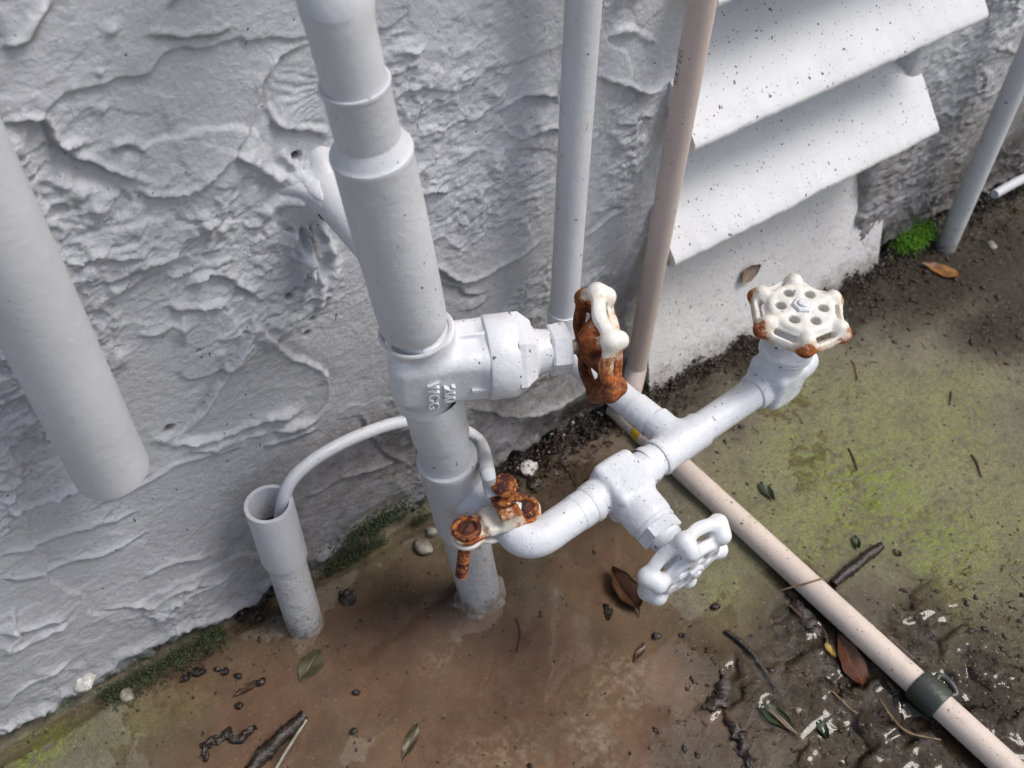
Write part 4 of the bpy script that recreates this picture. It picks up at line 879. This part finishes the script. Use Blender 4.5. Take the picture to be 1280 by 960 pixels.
cpl = MB().lathe(g0+gd*(tc_-.0125), gd, [(0, .0105), (.0005, .0128), (.002, .0134), (.022, .0134), (.024, .0128), (.0245, .0105)], 40, False).build('coupling', M['coupling'], beige)
k0 = g0+gd*(tc_-.004)+np.array([.011, 0, .003]); k1 = g0+gd*(tc_+.010)+np.array([.014, 0, -.003])
MB().tube(spline([k0, k0+np.array([.006, .001, .001]), (k0+k1)/2+np.array([.009, .0, -.001]), k1+np.array([.005, -.001, 0]), k1], 6), .0024, 10).build('clip_loop', M['coupling'], beige)
# faint print on the wall run, reading upwards
tv = Vector(bd.tolist()); toc = Vector((CAM-(bb+bd*.30)).tolist()); nv = (toc-tv*toc.dot(tv)).normalized(); sv = tv.cross(nv)
nv2 = (nv*math.cos(-.95)+sv*math.sin(-.95)).normalized(); 
def print_on(s, frac, size):
    out = None; n = len(s)
    for i, ch in enumerate(s):
        if ch == ' ': continue
        for sg_ in (1,):
            ax = tv; nn = nv2; by = nn.cross(ax); p = Vector((bb+bd*(frac+i*size*.80)).tolist())+nn*.00935
            m = Matrix(((ax.x, by.x, nn.x, p.x), (ax.y, by.y, nn.y, p.y), (ax.z, by.z, nn.z, p.z), (0, 0, 0, 1)))
            o = txt(ch, size, .00005, M['ink'], beige, m, 'printed_letter'); o.matrix_parent_inverse = parent_world(beige).inverted(); o.matrix_basis = m
tR = (Wp(872, 95, .04)-bb).dot(bd)
print_on('RATED', tR, .0068)

# ================================================================== RIGHT PIPE
rp = np.array([.876, WY-.032, -.002])
t_ = empty('thin_pipe', rp, 'thin white pipe at the far right, grimy and rust-stained where it meets the ground', 'pipe')
MB().lathe(rp, (0, 0, 1), [(0, .0108), (.012, .0108), (.045, .0107)], 36, False).build('foot', M['dirty'], t_)
MB().lathe(rp+np.array([0, 0, .045]), (0, 0, 1), [(0, .0107), (.6, .0107), (1.4, .0107)], 36, False).build('pipe', M['pipe'], t_)
a = Wp(1243, 243, .03); b = Wp(1300, 214, .03)
tag(MB().tube(spline([a, (a+b)/2+np.array([0, 0, .002]), b, b+(b-a)*1.5], 5), .0052, 14, wob=.05).build('cable_stub', M['pipe']), 'thick white cable lying along the dark foot of the wall right of the thin pipe', 'cable')

# ================================================================== LEAVES, TWIGS, STONES
def leaf(px, py, L, Wd, ang, mat, label, z=None, curl=.1, fold=.15, on=None, twist=0., name='leaf', cat='leaf', tip=1.0, stem=.0, nrm=None):
    """ang: direction of the tip in the ground plane (radians, 0 = +x)"""
    nu, nvv = 15, 9; V = []; U = []; Vv = []
    for i in range(nu):
        t = i/(nu-1); w = Wd*(math.sin(math.pi*t**.85)**.75)*(1-.25*t*tip)+1e-5
        for j in range(nvv):
            s_ = (j/(nvv-1))*2-1; x = (t-.5)*L; y = s_*w*.5*(1+.06*math.sin(t*19+j)); zz = abs(s_)*fold*Wd*.5+curl*L*((t-.5)**2)*2+twist*s_*(t-.5)*Wd+.0006*math.sin(7*t+3*s_)
            V.append((x, y, zz)); U.append(abs(s_)); Vv.append(t)
    Fs = [(i*nvv+j, (i+1)*nvv+j, (i+1)*nvv+j+1, i*nvv+j+1) for i in range(nu-1) for j in range(nvv-1)]
    b = len(V); V2 = [(x, y, z_-.0004) for x, y, z_ in V]; Fs2 = [tuple(b+k for k in f[::-1]) for f in Fs]
    edge = [i*nvv for i in range(nu)]+[(nu-1)*nvv+j for j in range(1, nvv)]+[i*nvv+nvv-1 for i in range(nu-2, -1, -1)]+[j for j in range(nvv-2, 0, -1)]
    Fe = [(edge[k], edge[(k+1) % len(edge)], b+edge[(k+1) % len(edge)], b+edge[k]) for k in range(len(edge))]
    me = mesh_from(name, V+V2, Fs+Fs2+Fe, 60, dict(u=U+U, v=Vv+Vv)); o = link(name, me, M[mat])
    p = G(px, py) if on is None else on; zz = (ground_z(p[0], p[1]) if on is None else p[2])+(z or .001)
    o.location = (p[0], p[1], zz); o.rotation_euler = (0, 0, ang)
    if nrm is not None:
        q = Vector(nrm).to_track_quat('Z', 'Y'); o.rotation_mode = 'QUATERNION'; o.rotation_quaternion = q @ Matrix.Rotation(ang, 3, 'Z').to_quaternion()
    tag(o, label, cat)
    if stem:
        MB().tube([(-L*.5, 0, curl*L*.5), (-L*.5-stem*.6, .001, curl*L*.5+.001), (-L*.5-stem, .003, .001)], [.0007, .0006, .0004], 6).build('leaf_stem', M['twig_dark'], o, world=False)
    return o
def gang(p, q):
    a = G(*p); b = G(*q); return math.atan2(b[1]-a[1], b[0]-a[0]), float(np.hypot(*(b-a)[:2]))
def L2(p, q, w, mat, label, **k):
    a, l = gang(p, q); return leaf((p[0]+q[0])/2, (p[1]+q[1])/2, l*.92, w*.88, a, mat, label, **k)
L2((402, 812), (374, 855), .023, 'leaf_olive', 'round mossy olive leaf lying in the puddle right of the standpipe', z=.0006, fold=.04, curl=.02, stem=.008)
L2((523, 902), (502, 955), .012, 'leaf_olive', 'slender olive green leaf under water near the bottom edge', z=.0004, fold=.05, curl=.02)
L2((800, 768), (762, 712), .022, 'leaf_dark', 'curled dark brown leaf with a pointed stem below the white handwheel', fold=.8, curl=.1, tip=-.3, stem=.004)
L2((806, 803), (792, 830), .007, 'leaf_dark', 'tiny dark brown leaf on the brown clay under the white handwheel', fold=.2)
L2((948, 605), (968, 630), .012, 'leaf_green', 'small dark green leaf on the algae beside the ground pipe', fold=.3)
L2((1200, 352), (1146, 334), .022, 'leaf_orange', 'yellow and brown leaf on the dark damp ground near the bright moss', fold=.15)
L2((1080, 862), (1045, 790), .025, 'leaf_red', 'large glossy red brown leaf tucked under the ground pipe', z=.002, fold=.2, curl=.06)
L2((1030, 805), (1044, 825), .007, 'leaf_yellow', 'tiny yellow leaf beside the large red brown leaf', z=.003)
L2((948, 880), (995, 915), .017, 'leaf_green', 'dark green leaf half sunk in the puddle at the right', z=.0012, fold=.3, curl=.03)
L2((1022, 900), (1036, 925), .010, 'leaf_green', 'small crumpled green leaf in the mud right of the sunken green leaf', z=.002, fold=.4)
L2((1066, 672), (1073, 690), .008, 'leaf_green', 'small green sprig leaf standing beside the dark stick', fold=.5, curl=.2)
L2((1116, 688), (1126, 698), .007, 'leaf_dark', 'tiny black leaf on the green algae past the stick', fold=.2)
L2((325, 850), (290, 872), .008, 'leaf_dark', 'narrow black leaf in the puddle left of the round leaf', z=.001, fold=.3)
L2((1000, 925), (952, 880), .004, 'leaf_tan', 'pale narrow leaf strip lying over the sunken green leaf', z=.004, fold=.1)
nb = np.array([0, -.234, .017]); 
def on_slope(px, py, z0, y0, k):
    o = 0.0
    for _ in range(12): p = Wp(px, py, o); o = WY-(y0+k*(p[2]-z0))
    return Wp(px, py, o+.0012)
pl = on_slope(936, 341, 0.0, WY-.016, .050/.226)
leaf(0, 0, .026, .020, .35, 'leaf_tan', 'dry greyish brown leaf stuck to the lowest white board of the vent', on=pl, z=0, fold=.25, curl=.15, nrm=(0, -.97, .22))
pl2 = Wp(980, 190, .02)
leaf(0, 0, .012, .006, .3, 'leaf_dark', 'tiny dark curl of leaf on the lower louvre board', on=on_slope(978, 191, .207, WY-.034, .114/.118), z=0, fold=.5, nrm=(0, -.72, .69))
def stick(name, P, r, mat, label, cat='twig', group=None, wob=.12, n=6):
    P = spline(P, n); k = len(P); rr = [r*(1-.35*abs(i/(k-1)-.4)) for i in range(k)]
    return tag(MB().tube(P, rr, 10, wob=wob).build(name, M[mat], None, 50), label, cat, group)
def gp(px, py, up): p = G(px, py); p[2] = ground_z(p[0], p[1])+up; return p
stick('stick', [gp(1040, 733, .004), gp(1062, 716, .006), gp(1085, 698, .006), gp(1099, 688, .006)], .0048, 'black', 'thick dark wet stick poking out beside the ground pipe', 'stick', wob=.25)
stick('bark_strip', [gp(312, 965, .002), gp(335, 938, .003), gp(358, 918, .004), gp(382, 896, .004)], .0058, 'black', 'glossy black strip of bark at the bottom edge, left of the middle', 'bark', wob=.3)
o = stick('bark_splinter', [gp(345, 962, .003), gp(362, 935, .004), gp(384, 902, .004)], .0014, 'stone', 'thin pale splinter along the edge of the black bark strip', 'splinter')
def clump(name, P, w, mat, label, cat, hgt=.0022, seed=0):
    """a ragged, flattened scrap along a path, thick in the middle and torn at the rim"""
    P = spline(P, 8); k = len(P); m = 13; V = []
    for i, p in enumerate(P):
        d = P[min(i+1, k-1)]-P[max(i-1, 0)]; d /= np.linalg.norm(d); nrm = np.array([-d[1], d[0], 0]); t = i/(k-1)
        wl_ = w*(math.sin(math.pi*min(max(t, .03), .97))**.5)
        for j in range(m):
            a = TAU*j/m; cr = wl_*math.cos(a)*(1+.75*float(vn(np.array(i*.55+seed*7), np.array(math.cos(a)*1.5), seed))); V.append(p+nrm*cr+np.array([0, 0, hgt*math.sin(a)*(1+.9*float(vn(np.array(i*.8), np.array(j*.9), seed+3)))]))
    Fs = [(i*m+j, i*m+(j+1) % m, (i+1)*m+(j+1) % m, (i+1)*m+j) for i in range(k-1) for j in range(m)]+[tuple(range(m))[::-1], tuple((k-1)*m+j for j in range(m))]
    return tag(MB().add(V, Fs).build(name, M[mat], None, 45), label, cat)
clump('leaf_scrap', [gp(256, 952, .001), gp(260, 930, .002), gp(280, 918, .002), gp(300, 922, .002), gp(320, 908, .001)], .0048, 'black', 'crumpled black leaf scrap left of the bark strip', 'leaf', seed=1)
clump('debris_clump', [gp(878, 885, .001), gp(893, 882, .002), gp(905, 868, .002), gp(903, 845, .001)], .0065, 'black', 'soaked black scrap of debris left of the brightest glints', 'debris', seed=2)
clump('debris_clump', [gp(905, 900, .001), gp(920, 918, .002), gp(932, 940, .002), gp(938, 962, .001)], .0052, 'black', 'dark torn strip of debris at the bottom edge of the puddle', 'debris', seed=3)
clump('debris_clump', [gp(985, 730, .001), gp(1000, 760, .003), gp(1020, 785, .002), gp(1034, 800, .001)], .0060, 'black', 'wet black debris packed against the left of the ground pipe', 'debris', seed=4)
clump('debris_clump', [gp(298, 778, .002), gp(318, 765, .005), gp(335, 750, .006), gp(350, 742, .004)], .0085, 'black', 'black wet debris wedged between the standpipe foot and the wall', 'debris', hgt=.0045, seed=7)
clump('debris_clump', [gp(225, 852, .001), gp(240, 842, .002), gp(258, 838, .001)], .0035, 'black', 'small black shred by the seeds near the mossy wall', 'debris', seed=8)
clump('debris_clump', [gp(425, 742, .0005), gp(434, 748, .002), gp(442, 756, .0005)], .0055, 'black', 'black crumbled shred on the clay between standpipe and riser', 'debris', seed=9)
clump('debris_clump', [gp(755, 755, .0005), gp(762, 765, .001), gp(760, 775, .0005)], .0032, 'black', 'small dark flake beside the curled brown leaf', 'debris', seed=5)
stick('twig', [gp(906, 790, .002), gp(930, 808, .003), gp(950, 830, .002), gp(970, 860, .002)], .0022, 'black', 'dark curved twig left of the puddle glints', group=None)
stick('twig', [gp(972, 747, .012), gp(1005, 744, .022), gp(1030, 738, .026)], .0008, 'twig', 'pale straw twig lying across the ground pipe')
stick('twig', [gp(985, 758, .004), gp(1005, 775, .004), gp(1030, 790, .003), gp(1035, 830, .002)], .0013, 'twig_dark', 'reddish twig bending under the ground pipe')
stick('twig', [gp(645, 772, .001), gp(650, 790, .0012), gp(646, 815, .001)], .0007, 'twig_dark', 'fine brown needle on the clay below the elbow')
stick('twig', [gp(1040, 866, .004), gp(1060, 885, .003), gp(1072, 893, .003)], .0009, 'twig', 'tan twig in the mud left of the dark coupling')
stick('twig', [gp(1100, 876, .003), gp(1115, 900, .004), gp(1135, 918, .003), gp(1175, 926, .003)], .0010, 'twig', 'long pale straw curving below the dark coupling')
stick('twig', [gp(1060, 562, .001), gp(1068, 580, .0015), (gp(1071, 590, .001))], .0008, 'twig_dark', 'small brown needle on the right-hand algae')
stick('twig', [gp(1188, 492, .001), gp(1187, 502, .0015), gp(1186, 508, .001)], .0008, 'twig_dark', 'short upright-looking needle at the upper right of the algae')
stick('twig', [gp(1213, 570, .001), gp(1220, 580, .0015), gp(1226, 598, .001)], .0013, 'twig', 'tan splinter at the right of the algae')
stick('twig', [gp(1062, 453, .001), gp(1068, 462, .0015), gp(1070, 478, .001)], .0007, 'twig', 'thin straw below the cream handwheel')
stick('twig', [gp(1095, 790, .002), gp(1120, 808, .003), gp(1140, 826, .002)], .0035, 'bark', 'dark stick lying against the right side of the ground pipe', wob=.3)
stick('twig', [gp(700, 578, .001), gp(712, 592, .0014), gp(720, 608, .001)], .0006, 'twig_dark', 'fine needle on the mud behind the elbow')
def stone(px, py, r, mat, label, name='stone', cat='stone', sq=.6, group=None, z=0., on=None):
    rs = np.random.RandomState(int(px*7+py)); V = []; Fs = []; nu, nvv = 9, 12
    for i in range(nu+1):
        for j in range(nvv):
            a = math.pi*i/nu; b = TAU*j/nvv; V.append([math.sin(a)*math.cos(b), math.sin(a)*math.sin(b), math.cos(a)])
    V = np.array(V); d = rs.randn(5, 3); d /= np.linalg.norm(d, axis=1)[:, None]
    for k in range(5): V *= (1-.22*np.clip(V @ d[k]-.35, 0, 1))[:, None]
    V *= (1+.34*fbm(V[:, 0]*3+px, V[:, 1]*3+V[:, 2]*2.1, .8, 3, 150))[:, None]; V *= np.array([r*rs.uniform(.9, 1.25), r*rs.uniform(.75, 1), r*sq]); Fs = [(i*nvv+j, i*nvv+(j+1) % nvv, (i+1)*nvv+(j+1) % nvv, (i+1)*nvv+j) for i in range(nu) for j in range(nvv)]
    o = link(name, mesh_from(name, V, Fs, 50), M[mat]); p = G(px, py) if on is None else on; o.location = (p[0], p[1], (ground_z(p[0], p[1])+r*sq*.45+z) if on is None else p[2]); o.rotation_euler = (0, 0, rs.uniform(0, 6)); return tag(o, label, cat, group)
stone(529, 687, .0085, 'stone', 'grey flat-topped stone beside the foot of the riser'); stone(556, 660, .0085, 'stone', 'muddy stone just behind the riser pipe')
stone(540, 668, .007, 'stone', 'small stone between the grey stone and the mossy wall'); stone(160, 871, .007, 'stone', 'pale pebble at the mossy foot of the wall on the left')
stone(104, 852, .0085, 'stone_white', 'white lump of paint on the mossy foot of the wall', 'paint_lump', 'paint lump', on=Wp(104, 852, .004)); stone(661, 588, .0085, 'stone_white', 'white chip of plaster beside the earth cable at the wall', 'plaster_chip', 'chip')
stone(1238, 311, .0060, 'stone', 'small grey green pebble right of the thin pipe'); stone(668, 603, .008, 'black', 'wet black pebble below the white plaster chip')
stone(432, 748, .0065, 'black', 'black crumbled clod on the clay right of the standpipe', 'clod', 'clod', sq=.3); stone(998, 888, .0035, 'stone', 'tiny grey pebble on the sunken leaf')
for k, (x, y) in enumerate([(231, 836), (262, 815), (282, 840), (272, 836), (299, 882), (297, 845), (246, 838), (327, 853), (445, 867), (443, 915), (663, 958), (1102, 893), (893, 760), (905, 690), (820, 796), (1020, 742)]):
    stone(x, y, .0026+.0012*((k*37) % 5)/5, 'black', 'small round black seed lying on the wet ground', 'seed', 'seed', .7, 'black seeds scattered over the ground', .0005)

# ------------------------------------------------------------------ uncounted stuff: grit, chips, moss
def scatter(name, pts, rad, mat, kindlabel, flat=.6, jag=.35):
    """many small crumbs joined into one mesh (each a jittered octahedron)"""
    pts = np.asarray(pts); n = len(pts); rs = np.random.RandomState(len(pts))
    O = np.array([[1, 0, 0], [0, 1, 0], [-1, 0, 0], [0, -1, 0], [0, 0, 1], [0, 0, -1]], float); Fo = np.array([[0, 1, 4], [1, 2, 4], [2, 3, 4], [3, 0, 4], [1, 0, 5], [2, 1, 5], [3, 2, 5], [0, 3, 5]])
    r = np.asarray(rad)*np.ones(n); V = O[None]*(1+jag*rs.randn(n, 6, 1)); V[:, :, 2] *= flat; a = rs.rand(n)*TAU; c, s_ = np.cos(a), np.sin(a)
    x = V[:, :, 0]*c[:, None]*1.4-V[:, :, 1]*s_[:, None]; y = V[:, :, 0]*s_[:, None]*1.4+V[:, :, 1]*c[:, None]
    V = np.stack([x, y, V[:, :, 2]], -1)*r[:, None, None]+pts[:, None, :]; Fq = (Fo[None]+6*np.arange(n)[:, None, None]).reshape(-1, 3)
    o = link(name, mesh_from(name, V.reshape(-1, 3), Fq, None), M[mat]); return tag(o, kindlabel, name.replace('_', ' '), None, 'stuff')
rs = np.random.RandomState(5)
def on_ground(P): return np.array([(x, y, ground_z(x, y)+.0003) for x, y in P])
P = []; w_ = (mud*near).ravel(); w_ = w_/w_.sum(); cells = rs.choice(len(w_), 5200, p=w_)
P = np.stack([GX.ravel()[cells], GY.ravel()[cells]], 1)+rs.randn(5200, 2)*.001
scatter('mud_crumbs', on_ground(P), .0004+.0024*rs.rand(5200)**5, 'grit', 'dark crumbs of wet dirt over the muddy ground')
P = np.stack([rs.uniform(-.15, 1.0, 900), rs.uniform(-.05, .45, 900)], 1); scatter('specks_of_soil', on_ground(P), .0003+.0011*rs.rand(900)**4, 'grit', 'scattered black specks of soil on the ground')
n = 9000; xs = rs.uniform(.27, 1.06, n); ys = WY-.001-np.abs(rs.randn(n))*.014; zs = np.array([ground_z(a, b) for a, b in zip(xs, ys)])+rs.rand(n)*.006
scatter('wall_grit', np.stack([xs, ys, zs], 1), .0005+.0019*rs.rand(n)**4, 'grit', 'black gritty dirt packed along the foot of the wall', .8)
n = 260; xs = rs.uniform(.27, 1.0, n); ys = WY-.003-np.abs(rs.randn(n))*.008; zs = np.array([ground_z(a, b) for a, b in zip(xs, ys)])+.002+rs.rand(n)*.010
scatter('paint_chips', np.stack([xs, ys, zs], 1), .0004+.0019*rs.rand(n)**4, 'chip', 'pale chips of paint and mortar in the dirt along the wall', .6)
n = 380; xs = rs.uniform(.35, .65, n); ys = rs.uniform(-.05, .13, n); scatter('pale_bits', on_ground(np.stack([xs, ys], 1)), .0004+.0010*rs.rand(n)**2, 'stone', 'tiny pale bits in the mud beside the ground pipe', .6)
n = 900; xs = np.concatenate([rs.uniform(.33, .62, 600), rs.uniform(.45, 1.0, 300)]); ys = np.concatenate([rs.uniform(-.06, .16, 600), WY-np.abs(rs.randn(300))*.05-.005])
V = []; Fs = []
for k in range(n):
    a = rs.rand()*TAU; L = .002+.009*rs.rand()**2; z = ground_z(xs[k], ys[k])+.0012; w = .00035; dx, dy = math.cos(a)*L/2, math.sin(a)*L/2; b = len(V); bx, by = rs.randn(2)*.0008
    for (cx, cy, cz) in ((-dx, -dy, 0), (bx, by, .0008), (dx, dy, 0)):
        V += [(xs[k]+cx-math.sin(a)*w, ys[k]+cy+math.cos(a)*w, z+cz), (xs[k]+cx+math.sin(a)*w, ys[k]+cy-math.cos(a)*w, z+cz), (xs[k]+cx, ys[k]+cy, z+cz+w*1.5)]
    for i in (0, 3): Fs += [(b+i, b+i+1, b+i+4, b+i+3), (b+i+1, b+i+2, b+i+5, b+i+4), (b+i+2, b+i, b+i+3, b+i+5)]
o = MB(); o.v = V; o.f = Fs; o = o.build('needle_litter', M['twig_dark'], None, None); tag(o, 'fine brown needles and fibres littering the wet ground', None, None, 'stuff')
# moss along the left foot of the wall, built as clustered tufts
n = 26000; xs = rs.uniform(-.16, .26, n); cl_ = fbm(xs, xs*0, 30, 4, 140); keep = cl_+rs.rand(n)*.6 > .50; xs = xs[keep]; n = len(xs)
zs = np.abs(rs.randn(n))*.0075+.001; ys = WY-.006-rs.rand(n)*.006; m = (rs.rand(n) < .45) & (xs < .1); zs[m] = .002; ys[m] = WY-.006-np.abs(rs.randn(m.sum()))*.008
dk_ = np.hypot(xs-.095, ys-.42) > .03
scatter('wall_moss', np.stack([xs, ys, zs], 1)[dk_], (.00025+.0006*rs.rand(n)**2)[dk_], 'moss', 'dark green moss along the left foot of the wall', 1.2)
for nm, (px, py), rr, mt, num, lb in [('bright_moss', (1142, 298), (.019, .010, .017), 'moss_bright', 6000, 'bright green tuft of moss in the corner beside the thin pipe'), ('moss_patch', (468, 655), (.030, .005, .006), 'moss', 900, 'small patch of moss low on the wall behind the riser')]:
    c = Wp(px, py, .012); g_ = rs.randn(num, 3)*np.array(rr)*.55; g_[:, 0] += .006*np.sin(g_[:, 2]*300);  g_[:, 2] = np.abs(g_[:, 2]) if nm == 'bright_moss' else g_[:, 2]
    scatter(nm, c+g_+np.array([0, 0, -.006 if nm == 'bright_moss' else 0]), .0003+.0007*rs.rand(num), mt, lb, 1.6)
